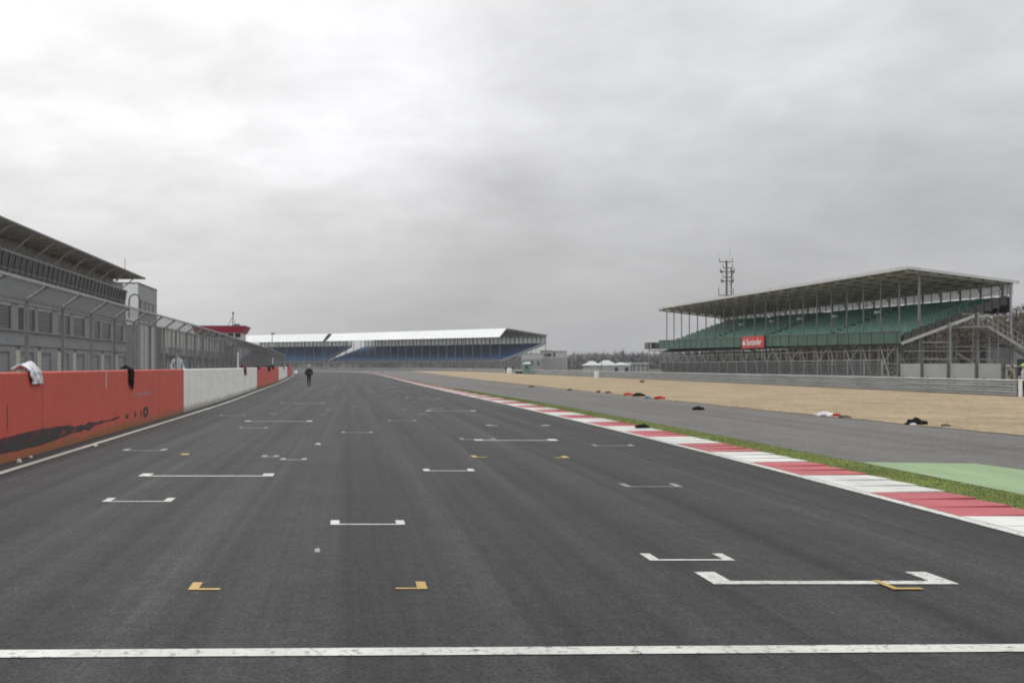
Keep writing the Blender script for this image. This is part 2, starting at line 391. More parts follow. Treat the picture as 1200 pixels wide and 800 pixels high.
# ------------------------------------------------------------------ pit wall
wall = empty('pit_wall', (-6,18,0), 'low concrete pit wall painted in long red and white lengths beside the left edge line', 'wall')
bounds = [(-4,38.3,'r'),(38.3,77.9,'w'),(77.9,117,'r'),(117,157,'w'),(157,200,'r')]
WH = 1.575
for y0_, y1_, c in bounds:
    seg = [at_y(wall_line, y0_)]+[p for p in wall_line if y0_ < p.y < y1_]+[at_y(wall_line, y1_)]
    mb = MB(); A = seg; B = offset(seg, -.30); n = len(A)
    vs = []
    ch = .025
    A2 = offset(seg, -ch); B2 = offset(seg, -.30+ch)
    for p in A: vs.append((p.x,p.y,-.02))
    for p in A: vs.append((p.x,p.y,WH-ch))
    for p in A2: vs.append((p.x,p.y,WH))
    for p in B2: vs.append((p.x,p.y,WH))
    for p in B: vs.append((p.x,p.y,WH-ch))
    for p in B: vs.append((p.x,p.y,-.02))
    fs = [(r_*n+i, r_*n+i+1, (r_+1)*n+i+1, (r_+1)*n+i) for r_ in range(5) for i in range(n-1)]
    fs += [tuple(r_*n for r_ in range(6)), tuple(r_*n+n-1 for r_ in range(5,-1,-1))]
    mb.add(vs, fs)
    # cast joints every few metres
    o = mb.build('red_section' if c == 'r' else 'white_section', M['wall_r'] if c == 'r' else M['wall_w'], wall)
mb = MB()
for d in [x*6.4+1.2 for x in range(0, 30)]:
    p = at_y(wall_line, d); mb.box(p.x-.002,p.x+.002,d-.004,d+.004,.02,WH-.03)
mb.build('joint', M['f_pink'], wall)
# rubber scuff along the near red length, plus three blots ahead of it
mb = MB(); prof = [(14,.30,.12),(16,.31,.13),(18,.31,.135),(19.2,.315,.15),(20.4,.31,.155),(21.5,.32,.13),(22.4,.325,.10),(22.9,.30,.055),(23.3,.30,.085),(23.7,.30,.05),(24.1,.31,.105),(24.5,.31,.06),(24.9,.33,.03),(25.3,.335,.045),(25.8,.335,.018),(26.4,.33,.03),(27.0,.35,.035),(27.5,.37,.012)]
top = []; bot = []
for k in range(len(prof)-1):
    for t in (0,.25,.5,.75):
        a, b_ = prof[k], prof[k+1]; d = a[0]+(b_[0]-a[0])*t; c = a[1]+(b_[1]-a[1])*t; h = a[2]+(b_[2]-a[2])*t
        x = at_y(wall_line, d).x+.004
        top.append((x,d,c+h*(1+.12*noise.noise(Vector((d*4,0,0)))))); bot.append((x,d,c-h*(1+.2*noise.noise(Vector((d*4,9,0))))))
n = len(top); mb.add(bot+top, [(i,i+1,n+i+1,n+i) for i in range(n-1)])
def disc(mb, d, h, rx, rz, hole=0, sq=0):
    n = 18; vo = []; vi = []
    x = at_y(wall_line, d).x+.004
    for k in range(n):
        t = 2*math.pi*k/n; w = 1+.12*noise.noise(Vector((k*1.3,d,0)))
        vo.append((x,d+math.cos(t)*rx*w,h+math.sin(t)*rz*w)); vi.append((x,d+math.cos(t)*rx*hole,h+math.sin(t)*rz*hole))
    if hole: mb.add(vo+vi, [(k,(k+1)%n,n+(k+1)%n,n+k) for k in range(n)])
    else: mb.add(vo, [tuple(range(n))])
disc(mb, 28.3, .335, .20, .065); disc(mb, 29.4, .33, .17, .085); disc(mb, 30.9, .335, .42, .165, .28); disc(mb, 30.2, .31, .09, .15)
mb.build('rubber_scuff', M['scuff'], wall)
mb = MB(); x = at_y(wall_line, 25.8).x; mb.box(x+.001,x+.004,25.78,25.85,1.13,1.54); mb.build('pale_drip', M['cream'], wall)
mb = MB(); x = at_y(wall_line, 18.3).x; mb.box(x+.001,x+.004,18.28,18.31,.55,1.0); mb.build('dark_crack', M['dark'], wall)
mb = MB()
for k in range(9):
    d = 29.2+k*.28; x = at_y(wall_line, d).x; mb.box(x+.001,x+.003,d,d+.16,.86+.03*math.sin(k*2),.92+.02*math.sin(k*3))
mb.build('faded_stencil', M['clad'], wall)

# catch fence above the wall
fence = empty('catch_fence', (-6.9,20,0), 'tall grey mesh catch fence leaning towards the track above the pit wall', 'fence')
fl = [p for p in offset(wall_line, -.95) if p.y < 174]; ft = [p for p in offset(wall_line, -.58)][:len(fl)]
H1, H2 = 3.10, 3.44
posts = resample(fl, 2.85, .9)
for p in posts:
    q = at_y(ft, p.y); mb = MB()
    mb.box(p.x-.036,p.x+.036,p.y-.036,p.y+.036,0,H1); mb.bar((p.x,p.y,H1),(q.x,q.y+.35,H2),.06); mb.build('post', M['post'], fence)
def poly_tube(mb, line, z, w, mi=0, step=3):
    l = line[::step]+[line[-1]]
    for a, b_ in zip(l, l[1:]):
        if (b_-a).length > 1e-4: mb.bar((a.x,a.y,z),(b_.x,b_.y,z),w,mi=mi)
mb = MB(); poly_tube(mb, ft, H2, .06); mb.build('top_rail', M['steel'], fence)
mb = MB(); poly_tube(mb, fl, H1, .055); mb.build('bend_rail', M['post'], fence)
mb = MB()
for p in resample(fl, .1, .05):
    q = at_y(ft, p.y); mb.bar((p.x,p.y,1.3),(p.x,p.y,H1),.0055); mb.bar((p.x,p.y,H1),(q.x,q.y,H2),.006)
for k in range(17): poly_tube(mb, fl, 1.4+k*.1, .004, step=6)
for k in range(1, 5):
    t = k/5; l = [a.lerp(b_, t) for a, b_ in zip(fl, ft)]; poly_tube(mb, l, H1+(H2-H1)*t, .005, step=6)
mb.build('wire_mesh', M['wire'], fence)
# white marker poles behind the wall
for i, (px, py0, d) in enumerate([(288,414,66),(327.5,420,112)]):
    x = at_y(wall_line, d).x-.45; mb = MB(); mb.bar((x,d,0),(x,d,HT(py0,d)),.10,n=8); mb.bar((x,d,HT(py0,d)),(x,d,HT(py0,d)+.06),.14,n=8)
    tag(mb.build('marker_pole', M['signwhite']), ['white pole behind the first white wall length, beside a dark hanging cloth','thin white pole behind the small far white wall length'][i], 'pole', 'white poles behind the pit wall')

# ------------------------------------------------------------------ pit building
PB = empty('pit_building', (-22,75,0), 'long grey pit building with jutting canopy and slanted dark glazing, left of the catch fence', 'building')
X = -22.0; zz = lambda px: 22*F/(VPX-px)
mb = MB(); mb.box(-34,X-.12,40,102.3,0,7.5); mb.build('wall', M['clad'], PB)
mb = MB(); mb.box(-34,X-1.2,40,102.3,7.501,10.2)
for y in range(41, 102, 2): mb.box(X-1.2,X-1.17,y,y+.06,7.7,10.1)
mb.build('gallery_wall', M['clad_lt'], PB)
mb = MB(); mb.box(X-.12,X,40,102.3,5.82,7.45); mb.box(X-.12,X,40,102.3,3.15,4.0); mb.box(X-.12,X+.18,40,102.3,3.98,4.06); mb.box(X-.12,X+.10,40,102.3,3.06,3.15); mb.box(X-.12,X+.12,40,102.3,5.78,5.86); mb.build('spandrel', M['clad'], PB)
wins = [(-60,-42),(-38,-20),(-15,13),(21,28),(31,41),(44,61),(68,82),(86,99),(104.5,109),(110.5,117),(119,129.5),(135,144)]
prev = 40
for i, (a, b_) in enumerate(wins):
    y0_, y1_ = zz(a), zz(b_)
    w = MB(); w.box(X-.12,X-.07,y0_,y1_,4.06,5.78); wo = w.build('window', M['dark'] if i in (3,8) else M['glass'], PB)
    s = MB(); s.box(X-.06,X-.01,y0_,y1_,5.60,5.78); s.build('blind', M['strip_w'], wo)
    if i not in (3,8):
        g_ = MB()
        for k in range(1,4): g_.box(X-.068,X-.05,y0_,y1_,4.06+k*.42,4.08+k*.42)
        g_.build('louvre', M['steel_dark'], wo)
    p = MB(); p.box(X-.11,X+.02,prev,y0_,4.062,5.778); p.build('pier', M['clad'], PB); prev = y1_
p = MB(); p.box(X-.11,X+.02,prev,102.3,4.062,5.778); p.build('pier', M['clad'], PB)
doors = [(-60,-40),(-30,-5),(-1,11.5),(23.5,39.5),(48,60),(71,81),(89,99),(107.5,116),(121.5,130),(138,147)]
prev = 40
for a, b_ in doors:
    y0_, y1_ = zz(a), zz(b_)
    w = MB(); w.box(X-.42,X-.36,y0_,y1_,0,2.62)
    for k in range(9): w.box(X-.36,X-.345,y0_,y1_,k*.29,k*.29+.03)
    w.build('roller_door', M['door'], PB)
    p = MB(); p.box(X-.12,X,y0_,y1_,2.62,3.06); p.build('lintel', M['clad'], PB)
    p = MB(); p.box(X-.5,X,prev,y0_-.9,0,3.06); p.build('pier', M['clad'], PB)
    p = MB(); p.box(X-.5,X+.02,y0_-.9,y0_,0,2.75); p.build('cream_pier', M['cream'], PB)
    prev = y1_
p = MB(); p.box(X-.5,X,prev,102.3,0,3.06); p.build('pier', M['clad'], PB)
mb = MB(); mb.box(X-.55,X-.12,40,102.3,0.0,3.0); mb.build('recess', M['dark'], PB) if False else None
# slanted glazing of the balcony front
z0_, z1_ = 7.45, 8.95
y = 41.0; base = None
while y < 101.3:
    if base is None:
        w = MB(); w.slab([(X-.12,0,z0_),(X-.12,1.12,z0_),(X+.12,1.12,z1_),(X+.12,0,z1_)], .04)
        base = w.build('balcony_window', M['glass'], None); fr = MB(); fr.bar((X-.09,-.07,z0_),(X+.16,-.07,z1_),.10,.10); frame = fr.build('mullion', M['steel_dark'], None); lt = MB(); lt.bar((X-.02,0,7.95),(X-.02,1.12,7.95),.05); light = lt.build('transom', M['clad'], None); w_o, f_o, l_o = base, frame, light
    else:
        w_o = base.copy(); f_o = frame.copy(); l_o = light.copy(); C.objects.link(w_o); C.objects.link(f_o); C.objects.link(l_o)
    w_o.parent = PB; w_o.matrix_parent_inverse = Matrix.Translation(-Vector(PB.location)); w_o.location = (0,y,0)
    f_o.parent = w_o; l_o.parent = w_o; y += 1.25
mb = MB(); mb.box(X-.1,X+.04,40,102.2,7.36,7.47); mb.box(X+.08,X+.22,40,102.2,8.93,9.02); mb.build('balcony_rail', M['steel'], PB)
mb = MB(); mb.box(-34,-20.4,40,103.4,10.25,10.34); 
for y in range(41, 103, 2): mb.box(-34,-20.45,y,y+.12,10.12,10.25)
mb.build('canopy', M['canopy'], PB)
mb = MB(); mb.box(-20.4,-20.30,40,103.5,10.24,10.38); mb.box(-34,-20.4,103.4,103.5,10.24,10.38); mb.box(-34,-20.4,40,103.4,10.341,10.38); mb.build('canopy_edge', M['edge'], PB)
y = 44.6
while y < 101:
    mb = MB(); mb.bar((X+.15,y,9.05),(-20.45,y,10.22),.09); mb.bar((X-1.2,y+.3,8.3),(X-.1,y+.3,10.2),.06); mb.build('strut', M['clad_lt'], PB); y += 4.6
mb = MB(); mb.bar((-22.2,102.8,10.4),(-22.2,102.8,12.2),.05); mb.build('aerial', M['steel_dark'], PB)
mb = MB()
pp = [Vector((X+.25,102.6,6.4)),Vector((X+.25,102.6,8.0))]+[Vector((X+.25+.55*(1-math.cos(t)),102.6,8.0+.7*math.sin(t))) for t in [k*math.pi/8 for k in range(1,8)]]+[Vector((X+1.35,102.6,6.6))]
for a, b_ in zip(pp, pp[1:]): mb.bar(a, b_, .13, n=8)
mb.build('duct', M['steel_dark'], PB)

T = empty('stair_tower', (-21.5,108,0), 'white and grey box tower at the far end of the pit building', 'building')
mb = MB(); mb.box(-26,-22.76,112,122.7,0,10.5); mb.build('wall', M['clad'], T)
mb = MB(); mb.box(-24.4,-22.78,111.93,111.997,6.1,10.5); mb.build('white_panel', M['signwhite'], T)
mb = MB(); mb.box(-26.05,-22.70,111.9,122.8,10.501,10.62); mb.build('coping', M['steel_dark'], T)
for k in range(4):
    y0_ = 113.2+k*2.3; w = MB(); w.box(-22.76,-22.72,y0_,y0_+2.1,7.5,8.7); wo = w.build('window', M['glass'], T)
    f_ = MB(); f_.box(-22.72,-22.69,y0_-.1,y0_,7.45,8.75); f_.box(-22.72,-22.69,y0_-.1,y0_+2.15,8.7,8.77); f_.build('frame', M['steel_dark'], wo)
for k, (a, b_) in enumerate(((113,114.6),(115.2,117),(119,120.6))):
    w = MB(); w.box(-22.76,-22.70,a,b_,.6,6.6); w.build('cladding_strip', M['clad_lt'] if k < 2 else M['cream'], T)

B2 = empty('pit_annex', (-22,150,0), 'low pale annex with upright wall panels behind the catch fence, past the box tower', 'building')
mb = MB(); mb.box(-34,-22.3,123.2,205,0,6.3); mb.build('wall', M['clad'], B2)
k = 0; y = 123.4
while y < 203:
    mb = MB(); mb.box(-22.3,-22.2,y,y+2.6,4.0,6.25); mb.build('upper_panel', M['clad_lt'] if k % 3 else M['cream'], B2)
    if k % 2 == 0:
        mb = MB(); mb.box(-22.3,-22.22,y+.4,y+2.4,1.2,2.4); mb.build('window', M['glass'], B2)
    mb = MB(); mb.box(-22.3,-22.1,y+2.7,y+3.0,0,6.3); mb.build('column', M['cream'] if k % 4 == 0 else M['clad'], B2)
    y += 3.1; k += 1
mb = MB(); mb.box(-22.3,-21.6,123.3,205,2.9,3.2); mb.build('ledge', M['steel_dark'], B2)

CT = empty('control_tower', (-22,185,6.3), 'control room with flared crimson roof fascia and white framed windows above the catch fence', 'building')
d = 184; xr = (284-VPX)*d/F; xl = xr-8
mb = MB(); mb.box(xl,xr-.3,d,d+9,5.2,7.7); mb.build('wall', M['clad_lt'], CT)
mb = MB(); a = [(xl-.4,d-.1,7.55),(xr-.1,d-.1,7.55),(xr-.1,d+9.2,7.55),(xl-.4,d+9.2,7.55)]; b_ = [(xl-.8,d-.7,8.7),(xr+.55,d-.7,8.7),(xr+.55,d+9.6,8.7),(xl-.8,d+9.6,8.7)]
mb.add(a+b_, [(0,3,2,1),(4,5,6,7),(0,1,5,4),(1,2,6,5),(2,3,7,6),(3,0,4,7)]); mb.build('roof_fascia', M['roofred'], CT)
mb = MB(); mb.box(xl-.9,xr+.6,d-.75,d+9.7,8.7,8.78); mb.build('roof', M['steel_dark'], CT)
for k in range(6):
    w = MB(); w.box(xl+.3+k*1.28,xl+1.3+k*1.28,d-.03,d,6.75,7.45); w.build('window', M['glass'], CT)
mb = MB(); mb.box(xl,xr-.3,d-.06,d-.02,6.45,6.56); mb.box(xr-2.6,xr-.3,d-.08,d-.02,5.2,6.1); mb.build('sill', M['signwhite'], CT)
mst = MB(); xm = (269.5-VPX)*d/F
mst.bar((xm+.2,d+2,8.78),(xm+.35,d+2,11.2),.13); mst.bar((xm-.6,d+2,8.78),(xm+.3,d+2,10.6),.09); mst.bar((xm+.9,d+2,8.78),(xm+.4,d+2,10.0),.08); mst.box(xm+.4,xm+1.5,d+1.6,d+2.4,8.78,9.15); mst.box(xm+.15,xm+.5,d+1.9,d+2.1,10.9,11.25)
tag(mst.build('aerial_mast', M['steel_dark']), 'dark tripod aerial standing on the crimson roof', 'mast')

# lamp post behind far end of the wall
d = 175; x = (319-VPX)*d/F; L_ = empty('lamp_post', (x,d,0), 'slim lamp post rising in front of the far white stand roof', 'lamp post')
mb = MB(); mb.bar((x,d,0),(x,d,HT(391.5,d)),.13,n=8); mb.build('pole', M['steel'], L_)
mb = MB(); mb.box(x-.2,x+.42,d-.12,d+.12,HT(391.5,d),HT(390,d)); mb.build('lamp_head', M['steel_dark'], L_)

# ------------------------------------------------------------------ right grandstand
P0 = Vector((41.88,142.7)); U = Vector((.0439,-.999)); V = Vector((.999,.0439))
def S(s, D, z): p = P0+U*s+V*D; return (p.x,p.y,z)
LEN = 58.5
def tl(s): return .62*(1-s/LEN)
GS = empty('grandstand', S(29,4,0), 'green-seated grandstand on scaffolding under a thin dark roof, right of the gravel', 'grandstand')
hr = lambda D: 9.55-1.13*D/8.9
mb = MB()
mb.slab([S(-.6,-.05,hr(0)),S(LEN+.4,-.05,hr(0)),S(LEN+.4,9.0,hr(9)),S(-.6,9.0,hr(9))], .10)
mb.build('roof', M['gs_roof'], GS)
mb = MB(); mb.bar(S(-.6,-.1,hr(0)),S(LEN+.4,-.1,hr(0)),.10,.26); mb.bar(S(LEN+.45,-.1,hr(0)),S(LEN+.45,9.1,hr(9)),.10,.22); mb.build('roof_trim', M['gs_band'], GS)
mb = MB()
for k in range(8):
    D = .6+k*1.15; mb.bar(S(-.5,D,hr(D)-.12),S(LEN+.3,D,hr(D)-.12),.10,.13)
mb.build('purlin', M['gs_beam'], GS)
posts_s = [-.6+2.81*k for k in range(22)]
for s in posts_s:
    if s > LEN: s = LEN-.1
    mb = MB(); a = S(s,.1,hr(.1)-.22); b_ = S(s,8.8,hr(8.8)-.14); mb.bar(a,b_,.12,.20); mb.build('rafter', M['gs_band'], GS)
    mb = MB(); last = s > LEN-1; mb.bar(S(s,1.2,0 if last else .2),S(s,1.2,hr(1.2)-.2),.15 if last else .095); mb.build('roof_post', M['post'], GS)
NR = 13
for r_ in range(NR):
    D0 = -.15+r_*.665; z = 4.0+r_*.245
    s0, s1 = 1.2, LEN
    mb = MB()
    q = [S(s0,D0,z+tl(s0)-.28),S(s1,D0,z-.28),S(s1,D0+.67,z-.28),S(s0,D0+.67,z+tl(s0)-.28)]
    mb.slab(q, .05, 1)
    s = s0+.3                                            # individual seat shells, a flat one and a back, with gangways
    while s < s1-.5:
        if (s % 14.2) > 1.2:
            t = tl(s); jj = random.uniform(-.02,.02)
            mb.slab([S(s,D0+.22,z+t+jj-.03),S(s+.44,D0+.22,z+t+jj-.03),S(s+.44,D0+.58,z+t+jj),S(s,D0+.58,z+t+jj)], .05, 0)
            mb.slab([S(s,D0+.58,z+t),S(s+.44,D0+.58,z+t),S(s+.44,D0+.66,z+t+.34+jj),S(s,D0+.66,z+t+.34+jj)], .05, 0)
        s += .5
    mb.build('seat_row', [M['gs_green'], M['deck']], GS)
mb = MB(); mb.slab([S(1,-.34,3.52+tl(0)*.75),S(LEN,-.34,3.52),S(LEN,-.34,4.50),S(1,-.34,4.50+tl(0))], .06); mb.build('front_fascia', M['gs_fascia'], GS)
mb = MB()
for k in range(31): s = 1+k*1.9; mb.bar(S(s,-.42,3.52+tl(s)*.75),S(s,-.42,4.50+tl(s)),.06)
mb.bar(S(1,-.42,4.52+tl(0)),S(LEN,-.42,4.52),.07); mb.build('fascia_batten', M['steel_dark'], GS)
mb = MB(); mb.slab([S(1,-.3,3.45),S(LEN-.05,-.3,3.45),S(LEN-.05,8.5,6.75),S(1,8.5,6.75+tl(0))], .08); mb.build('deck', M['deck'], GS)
# stepped end wall with light stringer and rail
mb = MB()
for r_ in range(NR): D0 = -.15+r_*.665; z = 4.0+r_*.245; mb.box(*(lambda a,b_: (min(a[0],b_[0]),max(a[0],b_[0]),min(a[1],b_[1])-.04,max(a[1],b_[1])))(S(LEN+.02,D0,0),S(LEN+.06,D0+.55,0)),z-.35,z+.42)
mb.build('end_panel', M['deck'], GS)
mb = MB(); mb.bar(S(LEN+.15,-.4,3.5),S(LEN+.15,5.6,5.72),.10,.22); mb.build('stringer', M['scaf_l'], GS)
mb = MB()
for r_ in range(NR+1): D0 = -.3+r_*.665; z = 4.0+r_*.245; mb.bar(S(LEN+.12,D0,z),S(LEN+.12,D0,z+.85),.035)
mb.bar(S(LEN+.12,-.3,4.85),S(LEN+.12,8.5,8.1),.04); mb.build('end_rail', M['steel_dark'], GS)
mb = MB(); mb.slab([S(-.4,8.75,7.9),S(LEN+.2,8.75,7.45),S(LEN+.2,8.75,8.30),S(-.4,8.75,8.36)], .01); mb.build('back_sheet', M['sheet'], GS)
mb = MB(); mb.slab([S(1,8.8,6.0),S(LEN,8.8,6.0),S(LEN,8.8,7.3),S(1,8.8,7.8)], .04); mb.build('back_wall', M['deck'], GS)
mb = MB()
for k in range(43):
    s = -.3+k*1.38; big = k % 2
    mb.bar(S(s,8.6,7.3),S(s,8.6,8.3),.12 if not big else .06)
    if not big: mb.bar(S(s,8.5,7.9),S(s+.8,7.7,8.35),.06)
mb.build('mullion', M['gs_beam'], GS)
# scaffold, one frame per bay
for k in range(21):
    s = 1.4+k*2.8; mb = MB()
    for D in (0,2.1,4.2,6.3,8.4):
        zt = 3.4+(D+.3)*.37+tl(s)*D/8.4
        mb.bar(S(s,D,0),S(s,D,zt),.075)
        if D > 0: mb.bar(S(s,D-2.1,.2),S(s,D,2.6),.05); mb.bar(S(s,D-2.1,2.7),S(s,D,.3),.05)
    for z in (1.0,2.3,3.3): mb.bar(S(s,0,z),S(s,8.4,z),.05)
    if k < 20:
        for D in (0,2.1,4.2):
            for z in (.9,1.9,3.0): mb.bar(S(s,D,z),S(s+2.8,D,z),.05)
        mb.bar(S(s+.2,0,3.4),S(s+2.0,0,.1),.06,mi=1)
        mb.bar(S(s+1.4,0,0),S(s+1.4,0,3.4),.06); mb.bar(S(s+2.1,.6,0),S(s+2.1,.6,3.5),.045); mb.bar(S(s+.9,3.1,0),S(s+.9,3.1,4.2),.06); mb.bar(S(s+2.3,5.2,0),S(s+2.3,5.2,4.8),.06); mb.bar(S(s,.6,1.5),S(s+2.8,.6,1.5),.045); mb.bar(S(s,3.1,1.2),S(s+2.8,3.1,1.2),.045); mb.bar(S(s,5.2,1.4),S(s+2.8,5.2,1.4),.045); mb.bar(S(s+.7,1.0,0),S(s+.7,1.0,3.5),.05)
        if k % 2: mb.bar(S(s+2.6,0,3.4),S(s+.4,0,1.7),.05,mi=1)
        mb.bar(S(s+.2,2.1,.2),S(s+2.6,2.1,3.6),.05); mb.bar(S(s+2.6,4.2,.2),S(s+.2,4.2,4.6),.05)
    mb.build('scaffold_frame', [M['scaf'], M['scaf_l']], GS)
mb = MB()
for D, zt in ((3.5,5.2),(5.8,6.0),(8.5,8.4)): mb.bar(S(LEN+.3,D,0),S(LEN+.3,D,zt),.14)
mb.bar(S(LEN+.3,1.2,3.6),S(LEN+.3,3.5,3.6),.09); mb.bar(S(LEN+.3,-.3,2.9),S(LEN+.3,7.6,2.9),.06); mb.bar(S(LEN+.3,1.2,2.25),S(LEN+.3,3.5,2.25),.08); mb.bar(S(LEN+.3,5.8,5.75),S(LEN+.3,8.5,5.75),.07); mb.bar(S(LEN+.3,5.8,2.2),S(LEN+.3,8.0,2.2),.06)
mb.build('end_frame', M['steel'], GS)
mb = MB()
for k in range(16):
    D = 5.9+k*.26; z = 4.75-k*.155; mb.slab([S(LEN+.5,D,z),S(LEN+1.7,D,z),S(LEN+1.7,D+.26,z),S(LEN+.5,D+.26,z)], .04)
for s in (LEN+.5, LEN+1.7):
    mb.bar(S(s,5.7,4.8),S(s,10.1,2.2),.06,.22); mb.bar(S(s,5.7,5.8),S(s,10.1,3.2),.05); mb.bar(S(s,5.7,5.3),S(s,10.1,2.7),.04)
    for k in range(12): mb.bar(S(s,5.7+k*.4,4.8-k*.236),S(s,5.7+k*.4,5.8-k*.236),.03)
mb.bar(S(LEN+1.7,3.6,4.8),S(LEN+1.7,5.7,4.8),.07); mb.bar(S(LEN+1.7,3.6,5.8),S(LEN+1.7,5.7,5.8),.05); mb.slab([S(LEN+.5,3.6,4.7),S(LEN+1.7,3.6,4.7),S(LEN+1.7,5.8,4.7),S(LEN+.5,5.8,4.7)], .06)
mb.slab([S(LEN+.5,10.0,2.1),S(LEN+1.7,10.0,2.1),S(LEN+1.7,14,2.1),S(LEN+.5,14,2.1)], .08)
for D in (10.2,13.8): mb.bar(S(LEN+1.1,D,0),S(LEN+1.1,D,3.2),.1)
mb.bar(S(LEN+1.7,10,3.1),S(LEN+1.7,14,3.1),.06)
for D, z in ((6.2,4.4),(8.2,3.3)): mb.bar(S(LEN+1.1,D,0),S(LEN+1.1,D,z),.08)
mb.bar(S(LEN+1.1,6.2,.2),S(LEN+1.1,9.8,2.4),.07); mb.bar(S(LEN+1.1,3.6,2.7),S(LEN+1.1,7.8,.2),.07)
mb.build('staircase', M['scaf'], GS)
# speaker / lamp poles among the seats
for i, (px, py) in enumerate([(1028,366.5),(978,371),(936.5,374),(904,377),(868,380.5)]):
    r_ = (px-VPX)/F; D = 3.4; s = ((r_*(P0.y+V.y*D))-(P0.x+V.x*D))/(U.x-r_*U.y); p = S(s,D,0); h = HT(py,p[1])
    q = empty('lamp_pole', (p[0],p[1],5.2), ['nearest','second nearest','middle','second farthest','farthest'][i]+' white-headed lamp pole among the green seats', 'lamp', 'lamp poles among the green seats')
    mb = MB(); mb.bar((p[0],p[1],4.8),(p[0],p[1],h),.06); mb.build('pole', M['steel'], q)
    mb = MB(); mb.box(p[0]-.17,p[0]+.22,p[1]-.15,p[1]+.15,h-.05,h+.17); mb.build('lamp_head', M['signwhite'], q)
# red sponsor board
r_ = (883-VPX)/F; D = -.5; s = ((r_*(P0.y+V.y*D))-(P0.x+V.x*D))/(U.x-r_*U.y); p = S(s,D,0)
SB = empty('sponsor_board', (p[0],p[1],4), 'red board with white flame emblem and lettering on the green stand front', 'sign')
hw = 2.75
mb = MB(); mb.slab([S(s-hw,-.55,3.62),S(s+hw,-.55,3.62),S(s+hw,-.55,4.86),S(s-hw,-.55,4.86)], .05); mb.build('panel', M['signred'], SB)
cu = bpy.data.curves.new('lettering', 'FONT'); cu.body = 'Santander'; cu.size = .92; cu.align_x = 'CENTER'; cu.align_y = 'CENTER'; cu.extrude = .01; cu.offset = .012
to = bpy.data.objects.new('lettering_tmp', cu); C.objects.link(to)
bpy.context.view_layer.update(); me = bpy.data.meshes.new_from_object(to.evaluated_get(bpy.context.evaluated_depsgraph_get())); bpy.data.objects.remove(to)
me.materials.clear(); me.materials.append(M['signwhite']); lo = bpy.data.objects.new('lettering', me); C.objects.link(lo)
ang = math.atan2(U.y, U.x); lp = S(s+.45,-.66,4.2)
lo.rotation_euler = (R(90),0,ang); lo.parent = SB; lo.location = Vector(lp)-Vector(SB.location)
mb = MB()
for sc, sx in ((1,0),(.62,.12)):
    prof = [(-.38,0),(-.28,-.12),(0,-.17),(.28,-.12),(.38,0),(.30,.16),(.12,.32),(.08,.55),(-.04,.38),(-.16,.16),(-.22,.30),(-.34,.14)]
    vs = [S(s-2.15+sx+u*sc,-.62-(.02 if sc<1 else 0),4.10+w*sc) for u, w in prof]
    if sc == 1: mb.add(vs, [tuple(range(len(vs)))])
mb.build('flame_emblem', M['signwhite'], SB)
# camera platform at the far tip of the stand
d = 147; x0_ = (760-VPX)*d/F; x1_ = (775-VPX)*d/F
CP = empty('camera_platform', (x0_,d,0), 'small dark cabin on legs at the far tip of the green stand', 'platform')
mb = MB(); mb.box(x0_,x1_,d,d+2,HT(408.5,d),HT(407.5,d)); mb.box(x0_,x1_,d,d+2,HT(402,d),HT(401.2,d)); mb.box(x0_,x0_+.25,d,d+2,HT(408,d),HT(402,d)); mb.box(x0_+.9,x1_,d,d+2,HT(408,d),HT(402,d)); mb.build('cabin', M['steel_dark'], CP)
for x in (x0_+.1, x1_-.1): mb = MB(); mb.bar((x,d+.2,0),(x,d+.2,HT(408,d)),.1); mb.build('leg', M['scaf'], CP)
mb = MB(); mb.box(x0_,x1_+2.6,d-.1,d-.05,HT(411.5,d),HT(410,d)); mb.build('walkway', M['clad_lt'], CP)
# radio mast
d = 260; x = (851-VPX)/F*d; RM = empty('radio_mast', (x,d,0), 'grey lattice radio mast with antennas rising behind the green stand roof', 'mast')
zt = HT(305,d); x1_ = (857-VPX)/F*d
mb = MB()
for xx, yy in ((x,d),(x1_,d),(x+.6,d+1.2)): mb.bar((xx,yy,0),(xx,yy,zt-(2 if xx==x1_ else 0)),.24)
z = 4.0; k = 0
while z < zt-2.5:
    mb.bar((x,d,z),(x1_,d,z),.11); mb.bar((x,d,z) if k%2 else (x1_,d,z),(x1_,d,z+1.8) if k%2 else (x,d,z+1.8),.07); z += 1.8; k += 1
mb.build('lattice', M['steel_dark'], RM)
for xa, xb, py in ((842,859,346),(845,859,329.5),(844,860,318.5),(847,858,314),(847,858,325),(843,858,307)):
    mb = MB(); h = HT(py,d); a = (xa-VPX)/F*d; b_ = (xb-VPX)/F*d; mb.bar((a,d-.2,h),(b_,d-.2,h),.2)
    mb.bar((a,d-.2,h),(a,d-.2,h+(1.9 if py == 346 else .8)),.14); mb.bar((b_,d-.2,h),(b_,d-.2,h+(1.6 if py==346 else .9)),.14)
    if py in (318.5,329.5): mb.box(a-.1,a+.5,d-.5,d-.1,h-.3,h+.3); mb.box(b_-.6,b_,d-.5,d-.1,h-.35,h+.35)
    mb.build('antenna', M['steel_dark'], RM)
for xx, p0_, p1_ in ((855.5,305,290),(842.5,307,297)): mb = MB(); a = (xx-VPX)/F*d; mb.bar((a,d,HT(p0_,d)),(a,d,HT(p1_,d)),.05); mb.build('whip_aerial', M['steel'], RM)

